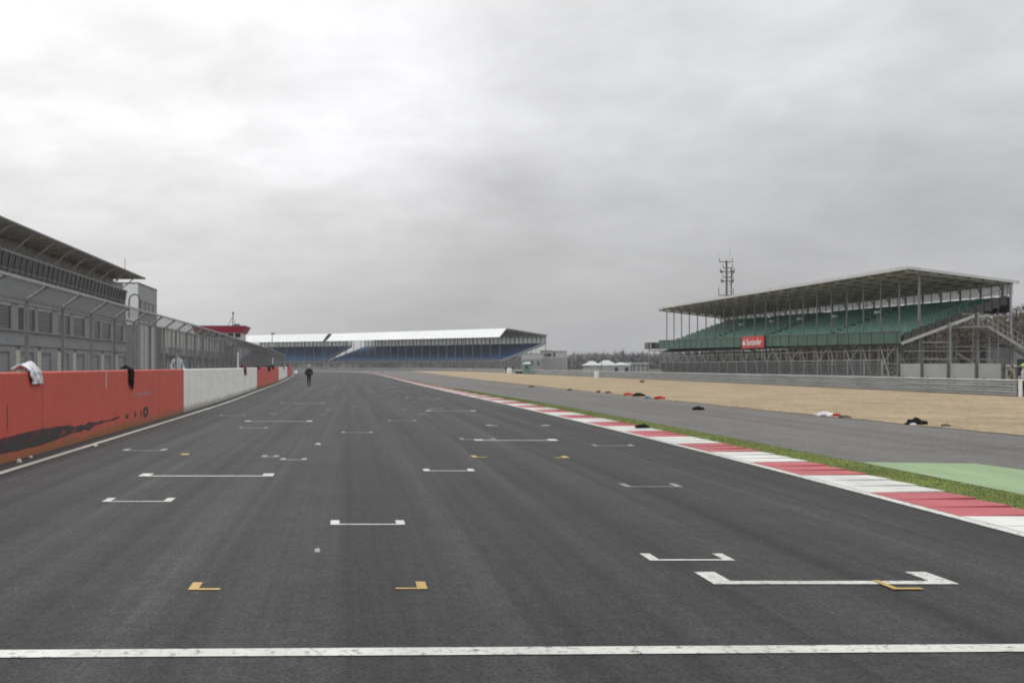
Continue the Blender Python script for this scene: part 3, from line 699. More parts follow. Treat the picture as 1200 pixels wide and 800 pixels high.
# ------------------------------------------------------------------ armco, fence, hoarding on the right
AR = empty('crash_barrier', (37,60,0), 'triple-rail steel crash barrier along the outer edge of the gravel', 'barrier')
prof = [(-.02,-.14),(.05,-.10),(.05,-.05),(-.02,-.015),(-.02,.015),(.05,.05),(.05,.10),(-.02,.14)]
for zc in (.17,.48,.80):
    mb = MB(); l = barrier_line[::4]; n = len(l); vs = []
    for (dx, dz) in prof: vs += [(p.x,p.y,zc+dz) for p in offset(l, -dx)]
    mb.add(vs, [(j*n+i, (j+1)*n+i, (j+1)*n+i+1, j*n+i+1) for j in range(7) for i in range(n-1)]); mb.build('rail', M['armco'], AR)
pl = resample(barrier_line, 3.2, .2)
for p in pl[:70]: mb = MB(); mb.box(p.x+.03,p.x+.16,p.y-.05,p.y+.05,0,1.0); mb.build('post', M['steel_dark'], AR)
mb = MB()
for p in pl[70:]: mb.box(p.x+.03,p.x+.16,p.y-.05,p.y+.05,0,1.0)
tag(mb.build('post', M['steel_dark'], AR), kind='stuff')
p = barrier_line[0]; mb = MB(); mb.bar((p.x,p.y-.25,0),(p.x,p.y-.25,.96),.20,n=10); mb.bar((p.x,p.y-.25,.9),(p.x,p.y-.25,.99),.25,n=10); mb.build('end_post', M['signwhite'], AR)
def mesh_fence(name, line, h, step, wstep, wire, label, ww, hor=None):
    e = empty(name, (line[0].x,line[0].y,0), label, 'fence')
    mb = MB()
    for p in resample(line, wstep): mb.bar((p.x,p.y,.05),(p.x,p.y,h),ww)
    for z in (hor or [h*.25,h*.5,h*.75]): poly_tube(mb, line, z, ww, step=4)
    mb.build('wire_mesh', wire, e)
    for k, p in enumerate(resample(line, step)):
        if k < 95: mb = MB(); mb.bar((p.x,p.y,0),(p.x,p.y,h+.05),.09); mb.build('post', M['steel'], e)
    mb = MB(); poly_tube(mb, line, h, .06, step=4); mb.build('top_rail', M['steel'], e)
    return e
l = [Vector((p.x+3.0,p.y)) for p in barrier_line if 79 < p.y < 141]
mesh_fence('spectator_fence', l, 2.15, 2.9, .12, M['wire_dark'], 'dark mesh fence between the crash barrier and the green stand', .022)
l = offset([p for p in barrier_line if p.y > 186], 1.4)
mesh_fence('debris_fence', l, 3.3, 4.0, .25, M['wire'], 'long mesh debris fence curving behind the far crash barrier below the blue stand', .016, [.8,1.6,2.4,3.0])
HO = empty('hoarding', (40,72,0), 'row of plain grey boards behind the crash barrier beside the stand end', 'hoarding')
hx = 40.6; ys = [hx*F/(px-VPX) for px in (1054,1081,1112,1145,1176)]
for a, b_ in zip(ys, ys[1:]): mb = MB(); mb.box(hx,hx+.05,b_+.1,a-.1,0,1.86); mb.build('board', M['hoard'], HO)
for a in ys: mb = MB(); mb.bar((hx-.03,a,0),(hx-.03,a,1.9),.17); mb.build('post', M['steel_dark'], HO)
gx = empty('service_gate', (hx,64,0), 'grey gate with dark blue square plate at the right end of the grey boards', 'gate')
y1_ = hx*F/(1177.5-VPX); y0_ = hx*F/(1191-VPX); mb = MB(); mb.box(hx,hx+.05,y0_,y1_-.1,0,1.8); mb.build('panel', M['hoard'], gx)
ym = hx*F/(1183.5-VPX); mb = MB(); mb.box(hx-.03,hx,ym-.22,ym+.18,1.02,1.42); mb.build('plate', M['navy'], gx)
mb = MB(); mb.bar((hx-.02,y0_,1.6),(hx-.02,y1_,1.6),.07); mb.bar((hx-.02,y0_,0),(hx-.02,y0_,1.65),.08); mb.build('frame', M['steel_dark'], gx)
# container-like store behind the stairs
d = 92; x0_ = (1188-VPX)*d/F
ST = empty('store_cabin', (x0_,d,0), 'grey flat cabin beyond the stand stairs at the right edge', 'cabin')
mb = MB(); mb.box(x0_,x0_+9,d,d+4,0,HT(403,d)); mb.build('wall', M['clad'], ST)
mb = MB(); mb.box(x0_-.15,x0_+9.1,d-.15,d+4.1,HT(403,d),HT(401.8,d)); mb.build('roof', M['steel'], ST)
mb = MB(); mb.box(x0_+.3,x0_+2.2,d-.03,d,.6,2.3); mb.build('opening', M['dark'], ST)

# ------------------------------------------------------------------ far blue stands
def far_stand(A0, A1, depth, label, nb, cd, ex0=0, ex1=0):
    A0 = Vector(A0); A1 = Vector(A1); u = (A1-A0); ln = u.length; u.normalize(); v = Vector((u.y*1,-u.x*1))
    if v.y < 0: v = -v
    P = lambda s, D, z: ((A0+u*s+v*D).x, (A0+u*s+v*D).y, z)
    e = empty('far_grandstand', P(ln/2,0,0), label, 'grandstand', 'far blue-seated grandstands')
    mb = MB(); mb.slab([P(ln,0,12.7),P(0,0,12.7),P(0,cd,16.15),P(ln,cd,16.15)], .12); mb.build('front_canopy', M['roofwhite'], e)
    mb = MB(); k = 0
    while k < ln: mb.bar(P(k,-.10,12.75),P(k,cd-.1,16.2),.10); k += ln/nb
    mb.build('canopy_seam', M['gs_band'], e)
    mb = MB(); mb.slab([P(0,cd,16.1),P(ln,cd,16.1),P(ln,depth,14.05),P(0,depth,14.05)], .15); mb.build('roof', M['gs_roof'], e)
    mb = MB()
    for k in range(8): D = cd+.4+k*(depth-cd-1)/7; z = 16.0-2.05*(D-cd)/(depth-cd); mb.bar(P(0,D,z-.3),P(ln,D,z-.3),.2,.3)
    mb.bar(P(-.1,0,12.6),P(-.1,cd,16.1),.15); mb.bar(P(-.1,cd,16.1),P(-.1,depth,14.05),.3,.4)
    mb.build('purlin', M['gs_beam'], e)
    mb = MB(); mb.slab([P(-ex0,depth-1,11.0),P(ln+ex1,depth-1,11.0),P(ln+ex1,depth-1,13.7),P(-ex0,depth-1,13.7)], .02); mb.build('back_sheet', M['sheet'], e)
    mb = MB(); k = -ex0*1.
    while k <= ln+ex1: mb.bar(P(k,depth-1.4,11.0),P(k,depth-1.4,13.9),.38); k += 2.15
    mb.build('mullion', M['gs_beam'], e)
    n = 16
    for r_ in range(n):
        D0 = .6+r_*(depth-2)/n; D1 = .6+(r_+1)*(depth-2)/n; z = 3.9+r_*7.0/n
        a_ = .5-ex0*r_/n; l_ = ln+ex1*r_/n; mb = MB(); mb.slab([P(a_,D0,z),P(l_,D0,z),P(l_,D1,z),P(a_,D1,z)], .1, 1); mb.slab([P(a_,D1-.3,z+.05),P(l_,D1-.3,z+.05),P(l_,D1-.1,z+.50),P(a_,D1-.1,z+.50)], .15, 0)
        mb.build('seat_row', [M['gs_blue'], M['deck']], e)
    mb = MB(); mb.slab([P(.4,.4,2.9),P(ln,.4,2.9),P(ln,.4,4.2),P(.4,.4,4.2)], .1); mb.build('front_wall', M['steel_dark'], e)
    mb = MB(); mb.slab([P(.45,.5,2.9),P(ln,.5,2.9),P(ln+ex1,depth-1.2,10.3),P(.45-ex0,depth-1.2,10.3)], .1); mb.build('deck', M['deck'], e)
    mb = MB(); mb.bar(P(.2,.4,3.4),P(.2-ex0,depth-1,11.0),.3,.8); mb.build('end_stringer', M['clad'], e)
    for k in range(nb+1): mb = MB(); mb.bar(P(k*ln/nb,.2,0),P(k*ln/nb,.2,12.7),.24); mb.build('roof_post', M['steel_dark'], e)
    Ds = [D for D in (1,6,12,18,24) if D < depth-1]
    for k in range(nb*2):
        s = k*ln/nb/2; mb = MB()
        for D in Ds: mb.bar(P(s,D,0),P(s,D,3+D*.25),.2)
        mb.bar(P(s,1,1.6),P(s,Ds[-1],1.6),.15); mb.bar(P(s,1,.2),P(s+2.4,1,3.3),.15)
        mb.build('scaffold_frame', M['scaf'], e)
    for D in (depth-1,): mb = MB(); mb.bar(P(0,D,0),P(0,D,14),.3); mb.build('end_post', M['steel'], e)
    return e
far_stand((56.3,400),(-11.6,468),31.7, 'blue-seated grandstand with white sloping canopy, the long right-hand one across the end of the track', 22, 4.5, 0, 6)
far_stand((-12.9,467.5),(-55,494),20, 'blue-seated grandstand with white sloping canopy, the left-hand one partly behind the catch fence', 10, 4.5, 3.5, 0)

# white building and cabins beyond the far fence
d = 430; x0_ = (637-VPX)*d/F; x1_ = (646.5-VPX)*d/F; x2_ = (665-VPX)*d/F
WB = empty('white_building', (x0_,d,0), 'boxy white building with dark window right of the far blue stand', 'building')
mb = MB(); mb.box(x0_,x1_,d,d+8,0,HT(411,d)); mb.box(x1_,x2_,d+1,d+9,0,HT(411.5,d)); mb.build('wall', M['clad_lt'], WB)
mb = MB(); mb.box(x0_+.3,x1_-.2,d-.1,d,HT(417.5,d),HT(414,d)); mb.build('window', M['glass'], WB)
mb = MB(); mb.box(x1_+.8,x1_+1.6,d+.9,d+1,HT(418,d),HT(412.5,d)); mb.build('door', M['dark'], WB)
mb = MB(); mb.box(x0_-.2,x1_+.1,d-.3,d+8,HT(411,d),HT(410.4,d)); mb.box(x1_+.1,x2_+.1,d+.8,d+9,HT(411.5,d),HT(411,d)); mb.build('roof', M['clad'], WB)
d = 395; x0_ = (612-VPX)*d/F; x1_ = (636-VPX)*d/F; LS = empty('site_cabins', (x0_,d,0), 'pale low cabin below the end of the far blue stand', 'cabin')
mb = MB(); mb.box(x0_,x1_,d,d+3,0,HT(415,d)); mb.build('wall', M['clad_lt'], LS)
mb = MB(); mb.box(x0_-.1,x1_+.1,d-.1,d+3.1,HT(415,d),HT(414.4,d)); mb.build('roof', M['clad'], LS)
for k in range(3): mb = MB(); mb.box(x0_+.8+k*2.4,x0_+1.9+k*2.4,d-.05,d,2.0,3.6); mb.build('window', M['glass'], LS)
# green marshal hut and kit by the far barrier
d = 222; cx = (618-VPX)*d/F
MH = empty('marshal_hut', (cx,d,0), 'small green marshal hut with white roof standing at the far barrier', 'hut')
mb = MB(); mb.box(cx-.75,cx+.75,d,d+1.5,0,2.15); mb.build('wall', M['hutgreen'], MH)
mb = MB(); mb.add([(cx-.9,d-.15,2.15),(cx+.9,d-.15,2.15),(cx+.9,d+1.6,2.15),(cx-.9,d+1.6,2.15),(cx-.3,d+.7,2.6),(cx+.5,d+.7,2.6)], [(0,1,5,4),(1,2,5),(2,3,4,5),(3,0,4),(0,3,2,1)]); mb.build('roof', M['tent'], MH)
mb = MB(); mb.box(cx-.5,cx+.1,d-.04,d,1.2,1.75); mb.build('opening', M['dark'], MH)
def person(name, loc, rz, pose, mats, label, seat=None, hat=None):
    J = pose; me = bpy.data.meshes.new('p'); vs = [j[0] for j in J]; es = [(i, j[1]) for i, j in enumerate(J) if j[1] is not None]
    me.from_pydata(vs, es, []); o = bpy.data.objects.new('tmp', me); C.objects.link(o)
    sk = o.modifiers.new('s', 'SKIN'); sk.use_smooth_shade = True
    for i, j in enumerate(J):
        sv = me.skin_vertices[0].data[i]; sv.radius = j[2]; sv.use_root = (i == 0)
    o.modifiers.new('u', 'SUBSURF').levels = 2
    bpy.context.view_layer.update()
    m2 = bpy.data.meshes.new_from_object(o.evaluated_get(bpy.context.evaluated_depsgraph_get())); bpy.data.objects.remove(o)
    m2.name = name; m2.materials.clear()
    for mm in mats: m2.materials.append(mm)   # 0 trousers 1 top 2 skin 3 hair 4 shoes
    for p in m2.polygons:
        c = p.center; z = c.z; p.use_smooth = True
        if z < .09: i = 4
        elif z < .86 and abs(c.x) < .27 and not (z > .72 and abs(c.x) > .2): i = 0
        elif z < 1.535: i = 1
        elif z > 1.58 and (c.y < .02 or z > 1.72): i = 3
        else: i = 2
        p.material_index = i
    ob = bpy.data.objects.new(name, m2); C.objects.link(ob); ob.location = loc; ob.rotation_euler.z = rz
    tag(ob, label, 'person'); return ob
def pose(stride=.13, elbow=.30, hand=(.20,.10,.93), bulk=1.0):
    # front is +Y ; x to the sides
    J = [((0,0,.98),None,(.15*bulk,.11*bulk)), ((0,0,1.16),0,(.145*bulk,.105*bulk)), ((0,-.01,1.36),1,(.165*bulk**.4,.115*bulk)), ((0,0,1.50),2,(.07,.07)), ((0,.02,1.61),3,(.082,.095)), ((0,.02,1.71),4,(.09,.105)), ((0,.015,1.785),5,(.055,.06))]
    for sg in (-1, 1):
        st = stride*sg; b0 = len(J)
        J += [((sg*.09,0,.90),0,(.10,.105)), ((sg*.085,st*.45+.03,.50),b0,(.066,.068)), ((sg*.08,st,.10),b0+1,(.044,.046)), ((sg*.085,st+.15,.045),b0+2,(.045,.035))]
        a0 = len(J)
        J += [((sg*.185,0,1.40),2,(.068*bulk,.07*bulk)), ((sg*elbow,-.06,1.14),a0,(.056*bulk,.056*bulk)), ((sg*hand[0],hand[1],hand[2]),a0+1,(.045,.045))]
    return J
fx, fy = G(362, 453)
person('person', (fx,fy,0), 0, pose(.09,.30,(.22,.09,.96),1.32), [M['trouser'],M['jacket'],M['skin'],M['hair'],M['shoe']], 'man in dark jacket and trousers walking away down the track with hands in his pockets')
d = 44.5; px_ = (208-VPX)*d/F
mb = MB(); mb.box(px_-.6,px_+.5,d-2.5,d+2.5,0,.52); mb.box(px_-.6,px_-.55,d-2.5,d+2.5,.52,.56)
tag(mb.build('platform', M['steel_dark']), 'low standing platform behind the pit wall', 'platform')
person('person', (px_,d,.52), R(-150), pose(.03,.27,(.24,.12,1.02)), [M['trouser'],M['shirt'],M['skin'],M['hairdark'],M['shoe']], 'person in a white shirt standing behind the pit wall and mesh fence')
d = 60.5; px_ = (1190.5-VPX)*d/F
person('person', (px_+.4,d+1,0), R(60), pose(.03,.27,(.22,.20,1.05)), [M['trouser'],M['olive'],M['skin'],M['hairdark'],M['shoe']], 'person in an olive brown coat just behind the end of the crash barrier')
d = 58.2; px_ = (1200-VPX)*d/F
mar = person('person', (px_,d,0), R(80), pose(.05,.27,(.22,.22,1.05)), [M['trouser'],M['tent'],M['skin'],M['lime'],M['shoe']], 'person in white coat and lime cap at the right edge beyond the barrier end')
mb = MB(); n = 16
for zc, ra, rb_ in ((1.70,.16,.12),(1.74,.115,.10),(1.80,.09,.03)):
    pass
vs = []; rings = [(1.695,.19),(1.715,.19),(1.72,.115),(1.79,.10),(1.82,.04)]
for z, r0 in rings: vs += [(r0*math.cos(2*math.pi*k/n), r0*math.sin(2*math.pi*k/n)+.02, z) for k in range(n)]
mb.add(vs, [(j*n+k, j*n+(k+1)%n, (j+1)*n+(k+1)%n, (j+1)*n+k) for j in range(4) for k in range(n)]+[tuple((4*n+k) for k in range(n)), tuple(range(n-1,-1,-1))])
hat = mb.build('hat', M['lime']); hat.parent = mar
d = 254
for i, px in enumerate((593,600)):
    x = (px-VPX)*d/F
    person('person', (x,d,.0), R(180+i*40), pose(.03,.27), [M['trouser'],M['jacket'],M['skin'],M['hairdark'],M['shoe']], ['left one of two dark-clad people','right one of two dark-clad people'][i]+' standing at the far barrier by the green hut')

# heaps of clothing and litter -------------------------------------------------
def heap(name, cx, cy, wx, wy, h, mat, label, cat='clothes', z0=.012, seed=0, group='clothing dropped along the run-off'):
    bm = bmesh.new(); bmesh.ops.create_icosphere(bm, subdivisions=4, radius=1)
    for v in bm.verts:
        c = v.co.copy(); q = Vector((c.x*2.2+seed*3.1, c.y*2.2, c.z*2.2))
        k = 1+.45*noise.noise(q)+.18*noise.noise(q*3)+.07*noise.noise(q*8)
        fold = .12*math.sin(c.x*9+4*noise.noise(q*1.3))*max(0, c.z)
        z = max(0, c.z)**.8*k*.8+fold+.25*noise.noise(Vector((c.x*1.7+seed,c.y*2,5)))*max(0, c.z)
        v.co = (c.x*k*wx/2, c.y*k*wy/2, max(0, z)*h+(0 if c.z > 0 else -.01))
    me = bpy.data.meshes.new(name); bm.to_mesh(me); bm.free(); me.materials.append(mat)
    me.polygons.foreach_set('use_smooth', [True]*len(me.polygons))
    o = bpy.data.objects.new(name, me); C.objects.link(o); o.location = (cx,cy,z0); return tag(o, label, cat, group)
def gh(px0, px1, py, hpx, mat, label, name='dropped_clothing', seed=0, z0=.012, dep=.5, **kw):
    X0, d = G(px0, py); X1, _ = G(px1, py)
    return heap(name, (X0+X1)/2, d+dep*(X1-X0)/2, (X1-X0)*.95, (X1-X0)*dep, hpx*.82*d/F, mat, label, seed=seed, z0=z0, **kw)
gh(745,762.5,502.5,7.5,M['f_black'],'black rolled bundle lying on the grass right beside the kerb',seed=1,z0=.0)
gh(812,827,480,5,M['f_black'],'dark rounded bundle alone on the grey run-off short of the gravel',seed=2,z0=0)
gh(731,742,463,3.5,M['f_red'],'flat red garment at the gravel edge, left of the long black one',seed=3)
gh(742,757.5,464.3,5,M['f_black'],'long black garment at the gravel edge between two red ones',seed=4)
gh(756,764,467,4,M['f_blue'],'pale blue garment against the right end of the long black one',seed=5)
gh(767,780,467.5,4.5,M['f_red'],'red crumpled garment right of the pale blue one',seed=6)
gh(699,704,459.8,3,M['f_grey'],'small brown bundle at the gravel edge, left of the flat thin one',seed=7)
gh(709,717,460.5,2.4,M['f_grey'],'flat thin brown bundle at the gravel edge',seed=8)
gh(750,755.5,448,3.2,M['f_grey'],'small dark lump out in the gravel near the crash barrier',seed=9)
gh(620,627,453.4,2.2,M['f_grey'],'tiny dark bundle at the gravel edge, farthest along the track',seed=10)
gh(665,671,457.3,2.5,M['f_grey'],'dark scrap at the gravel edge beyond the brown bundles',seed=17)
gh(958,980,487.5,6,M['f_white'],'white leathers lying at the gravel edge with a red patch beside them',seed=11)
gh(977,986,487.6,4,M['f_red'],'small red garment touching the right end of the white leathers',seed=12)
gh(984,999,489.5,3,M['f_grey'],'flat grey-brown strip just right of the white and red heap',seed=13)
gh(1064,1090,497.5,8.5,M['f_black'],'large black jacket heap at the gravel edge, far right',seed=14)
gh(1067,1075,498.3,3.5,M['f_white'],'small white glove in front of the large black heap',seed=15)
gh(1104,1115,499.5,3,M['f_grey'],'small dark scrap on the gravel right of the large black heap',seed=16)
gh(368.5,375,646.8,5,M['f_white'],'small white crumpled paper on the track near the centre','paper_scrap',cat='litter',seed=20,z0=.004,group='litter on the track')
gh(19,25,541.5,4.5,M['f_white'],'white scrap of litter between the wall foot and the edge line, nearest','paper_scrap',cat='litter',seed=21,z0=.004,group='litter on the track')
gh(34,38,536,2.6,M['f_white'],'tiny white scrap at the wall foot, second from the left edge','paper_scrap',cat='litter',seed=22,z0=.004,group='litter on the track')
gh(107,114,522.5,2.2,M['f_white'],'thin white scrap on the asphalt just outside the left edge line','paper_scrap',cat='litter',seed=23,z0=.004,group='litter on the track')
gh(369,376,521,2,M['f_white'],'thin pale scrap on the track past the small white brackets','paper_scrap',cat='litter',seed=24,z0=.004,group='litter on the track')
gh(344,349,437.5,4,M['f_white'],'white bag at the far end of the pit wall','bag',cat='bag',seed=25,z0=0,group=None)
def small(name, px, py, label, cat):
    X0, d = G(px, py); return empty(name, (X0,d,0), label, cat), X0, d
e, x, d = small('water_container', 699, 443, 'white upright container in front of the marquee at the barrier', 'container')
mb = MB(); mb.bar((x,d,0),(x,d,.95),.62,n=12); mb.bar((x,d,.95),(x,d,1.05),.5,n=12); mb.build('body', M['signwhite'], e)
mb = MB(); mb.bar((x,d,1.05),(x,d,1.13),.2,n=10); mb.build('cap', M['steel_dark'], e)
e, x, d = small('tank', 597, 437.3, 'white squat tank left of the green marshal hut', 'tank')
mb = MB(); mb.bar((x,d,0),(x,d,1.05),1.35,n=16); mb.bar((x,d,1.05),(x,d,1.25),1.0,n=16); mb.build('body', M['signwhite'], e)
mb = MB(); mb.bar((x,d,1.25),(x,d,1.36),.3,n=10); mb.build('lid', M['steel_dark'], e)
for k in range(5):
    X0, d = G(606+k*2, 437.7); bm = bmesh.new(); n1, n2 = 20, 10; rows = []
    for a in range(n1):
        t = 2*math.pi*a/n1; rows.append([bm.verts.new((math.cos(t)*(.26+.10*math.cos(2*math.pi*b_/n2)), math.sin(t)*(.26+.10*math.cos(2*math.pi*b_/n2)), .10+.10*math.sin(2*math.pi*b_/n2))) for b_ in range(n2)])
    for lv in range(3):
        pass
    for a in range(n1):
        for b_ in range(n2): bm.faces.new((rows[a][b_], rows[(a+1)%n1][b_], rows[(a+1)%n1][(b_+1)%n2], rows[a][(b_+1)%n2]))
    me = bpy.data.meshes.new('tyre'); bm.to_mesh(me); bm.free(); me.materials.append(M['f_black'])
    o = bpy.data.objects.new('tyre', me); C.objects.link(o); o.location = (X0,d,.0); o.scale = (1.1,1.1,2.6)
    tag(o, ['first','second','third','fourth','fifth'][k]+' from the left of the black tyres between the white tank and green hut', 'tyre', 'tyres beside the green hut')

def drape(name, d0, d1, hang, back, mat, label, seed=0, lump=.08, skew=0):
    nu, nv = 22, 26; vs = []; fs = []
    for j in range(nv+1):
        v = j/nv; path = v*(back+hang)
        for i in range(nu+1):
            u = i/nu; d = d0+(d1-d0)*u+skew*v
            wv = 1-.35*abs(noise.noise(Vector((v*3,seed,0))))
            d = (d0+d1)/2+skew*v+(d-skew*v-(d0+d1)/2)*wv
            x0 = at_y(wall_line, d).x; nn = noise.noise(Vector((u*4,v*3,seed)))*.05+.03*math.sin(u*14+v*2+seed)
            pt = path*(1+.25*noise.noise(Vector((u*2.5,seed*2,1))))
            if pt < back: x = x0-back+pt; z = WH+.02+abs(nn)*1.2+lump*math.sin(math.pi*min(1,pt/back))*(.6+noise.noise(Vector((u*3,seed,2))))
            else: x = x0+.025+abs(nn)*.9; z = WH+.01-(pt-back)
            vs.append((x,d,z))
    for j in range(nv):
        for i in range(nu): a = j*(nu+1)+i; fs.append((a,a+1,a+nu+2,a+nu+1))
    mb = MB(); mb.add(vs, fs); o = mb.build(name, mat, None, True); s_ = o.modifiers.new('thick','SOLIDIFY'); s_.thickness = .012
    return tag(o, label, 'clothes', 'garments draped over the pit wall')
drape('draped_jacket', 19.25, 20.0, .24, .24, M['f_white'], 'white jacket hanging over the top of the near red wall length', 1, .13, .35)
drape('draped_scarf', 28.35, 28.9, .46, .2, M['f_black'], 'long narrow black garment hanging down the near red wall length', 2, .05, .1)
drape('draped_scarf', 64.6, 66.2, .42, .2, M['f_pink'], 'dark red and black garment hanging over the first white wall length', 3, .25, .5)
drape('draped_glove', 79.0, 80.8, .12, .2, M['f_black'], 'small dark garment on the wall where white meets the second red length', 4, .1)
drape('draped_glove', 92.5, 96.5, .3, .2, M['f_black'], 'left of two dark garments hanging on the second red wall length', 5, .15)
drape('draped_glove', 100, 104.5, .16, .2, M['f_black'], 'right of two dark garments hanging on the second red wall length', 6, .2)
drape('draped_glove', 134, 139, .3, .2, M['f_grey'], 'grey garment hanging on the small far white wall length', 7, .15)
drape('draped_glove', 163, 170, .3, .2, M['f_pink'], 'dark red garment on the farthest red wall length', 8, .5)

# marquee and annex behind the barrier ------------------------------------------
d = 205; f_ = lambda px: (px-VPX)*d/F
MQ = empty('marquee', (f_(714),d,0), 'white peaked marquee with grey side walls and dark windows behind the barrier', 'marquee')
mb = MB()
def peak(xa, xb, za, zt, ya=0, yb=6):
    xm = (xa+xb)/2
    ring = 6; vs = [(xa,d+ya,za),(xb,d+ya,za),(xb,d+yb,za),(xa,d+yb,za)]
    mid = [(xa*.6+xm*.4,d+ya+1.4,za+(zt-za)*.45),(xb*.6+xm*.4,d+ya+1.4,za+(zt-za)*.45),(xb*.6+xm*.4,d+yb-1.4,za+(zt-za)*.45),(xa*.6+xm*.4,d+yb-1.4,za+(zt-za)*.45)]
    mb.add(vs+mid+[(xm-.5,d+(ya+yb)/2,zt),(xm+.5,d+(ya+yb)/2,zt)], [(0,1,5,4),(1,2,6,5),(2,3,7,6),(3,0,4,7),(4,5,9,8),(5,6,9),(6,7,8,9),(7,4,8)])
peak(f_(689),f_(706),HT(428,d),HT(423,d)); peak(f_(704),f_(726),HT(428,d),HT(421.8,d)); peak(f_(724),f_(740),HT(427.6,d),HT(424.5,d)); mb.build('roof', M['tent'], MQ)
mb = MB(); mb.box(f_(691),f_(704.5),d+.2,d+5.8,0,HT(428,d)); mb.box(f_(706),f_(739),d+.1,d+5.8,0,HT(428,d)); mb.build('side_wall', M['tent_g'], MQ)
for a in (722.5,734.5): mb = MB(); mb.box(f_(a-2),f_(a+2),d+.04,d+.1,HT(435,d),HT(430.5,d)); mb.build('window', M['navy'], MQ)
mb = MB(); mb.box(f_(719),f_(719.6),d+.0,d+.1,0,HT(428,d)); mb.box(f_(738),f_(739.2),d+.0,d+.1,0,HT(427,d)); mb.box(f_(704.4),f_(705.4),d-.05,d+.1,0,HT(424,d)); mb.build('pole', M['tent'], MQ)
AN = empty('market_tent', (f_(750),d,0), 'pale flat-topped tent with striped sides adjoining the right of the marquee', 'tent')
mb = MB(); mb.box(f_(741),f_(761),d+.5,d+5,0,HT(427,d)); mb.build('side_wall', M['tent_g'], AN)
mb = MB(); mb.box(f_(740.5),f_(761.5),d+.3,d+5.2,HT(427,d),HT(424.6,d)); mb.build('roof', M['tent'], AN)
for k in range(4): mb = MB(); mb.box(f_(743.5+k*5),f_(744.6+k*5),d+.42,d+.5,0,HT(427,d)); mb.build('pole', M['steel_dark'], AN)

# ------------------------------------------------------------------ woods
def wood(name, x0, x1, y0, y1, hmax, n, size, mat, label, trunks, ph=0, cat='trees'):
    mb = MB(); crowns = []
    for _ in range(trunks):
        x = random.uniform(x0,x1); y = random.uniform(y0,y1); h = hmax*random.uniform(.62,1.0)*(.85+.25*noise.noise(Vector((x*.03+ph,0,0))))
        crowns.append((x,y,h,random.uniform(.26,.45)*h)); mb.bar((x,y,0),(x+random.uniform(-.3,.3),y,h*.85),size*.5)
    for _ in range(n):
        x, y, h, r0 = random.choice(crowns); t = random.random()
        zc = h*(.12+.88*t); rr = r0*math.sqrt(max(.02, 1-((zc/h-.45)/.58)**2)) if abs(zc/h-.45) < .58 else .1
        a = random.random()*6.283; q = rr*random.random()**.6
        p = Vector((x+q*math.cos(a), y+q*math.sin(a), zc)); dr = Vector((random.gauss(0,1),random.gauss(0,1),random.gauss(.9,1))).normalized()
        sd = dr.cross(Vector((random.gauss(0,1),random.gauss(0,1),random.gauss(0,1)))).normalized()*size*.22; ln = dr*size*random.uniform(.8,2.2)
        mb.add([p-sd, p+sd, p+ln], [(0,1,2)], 1 if random.random() < .12 else 0)
    o = mb.build(name, [mat, M['rust'] if mat is M['bark'] else mat]); return tag(o, label, cat, kind='stuff')
wood('woodland', 80, 165, 160, 205, 13.0, 90000, .50, M['bark'], 'brown bare woodland behind the green stand at the right edge', 170)
wood('woodland', 90, 430, 600, 700, 9.2, 70000, 2.3, M['bark_hazed'], 'low grey band of distant bare trees between the two stands', 420, 5)
wood('woodland', -260, 100, 620, 700, 9, 9000, 1.6, M['bark_hazed'], 'distant bare trees behind the far blue stands', 120, 9)
mb = MB()
n = 60
vs = [];
for i in range(n+1):
    x = -900+i*45; h = 6.5+2.0*noise.noise(Vector((i*.25,0,0))); vs += [(x,760,-.02),(x,860,h),(x,1000,h+1),(x,1300,0)]
mb.add(vs, [(i*4+j, (i+1)*4+j, (i+1)*4+j+1, i*4+j+1) for i in range(n) for j in range(3)]); struct(mb.build('hills', M['field'], None, True))

# ------------------------------------------------------------------ sky and light
w = bpy.data.worlds.new('World'); scene.world = w; w.use_nodes = True; nt = w.node_tree
bg = nt.nodes['Background']; bg.inputs['Strength'].default_value = .1
sky = N(nt, 'ShaderNodeTexSky'); sky.sky_type = 'NISHITA'; sky.sun_disc = False; sky.sun_elevation = R(38); sky.sun_rotation = R(-20)
sky.dust_density = 4
tc = N(nt, 'ShaderNodeTexCoord'); sp = N(nt, 'ShaderNodeSeparateXYZ'); L(nt, tc.outputs['Generated'], sp.inputs[0])
def math_(op, a, b_=None, c=None):
    n = N(nt, 'ShaderNodeMath', operation=op)
    for i, s in enumerate((a, b_, c)):
        if s is None: continue
        if isinstance(s, (int, float)): n.inputs[i].default_value = s
        else: L(nt, s, n.inputs[i])
    return n.outputs[0]
zc = math_('MAXIMUM', sp.outputs[2], 0.0)
den = math_('ADD', zc, .26)
cx = math_('DIVIDE', sp.outputs[0], den); cy = math_('DIVIDE', sp.outputs[1], den)
cv = N(nt, 'ShaderNodeCombineXYZ'); L(nt, cx, cv.inputs[0]); L(nt, cy, cv.inputs[1])
def cn(scale, detail, rough, off, dist=.3):
    mp = N(nt, 'ShaderNodeMapping'); mp.inputs['Location'].default_value = off; L(nt, cv.outputs[0], mp.inputs['Vector'])
    n = N(nt, 'ShaderNodeTexNoise'); n.inputs['Scale'].default_value = scale; n.inputs['Detail'].default_value = detail; n.inputs['Roughness'].default_value = rough; n.inputs['Distortion'].default_value = dist
    L(nt, mp.outputs[0], n.inputs['Vector']); return n.outputs[0]
c1 = cn(1.5, 5, .5, (3.1,1.7,0)); c2_ = cn(4.6, 7, .58, (7.3,2.2,0), .2)
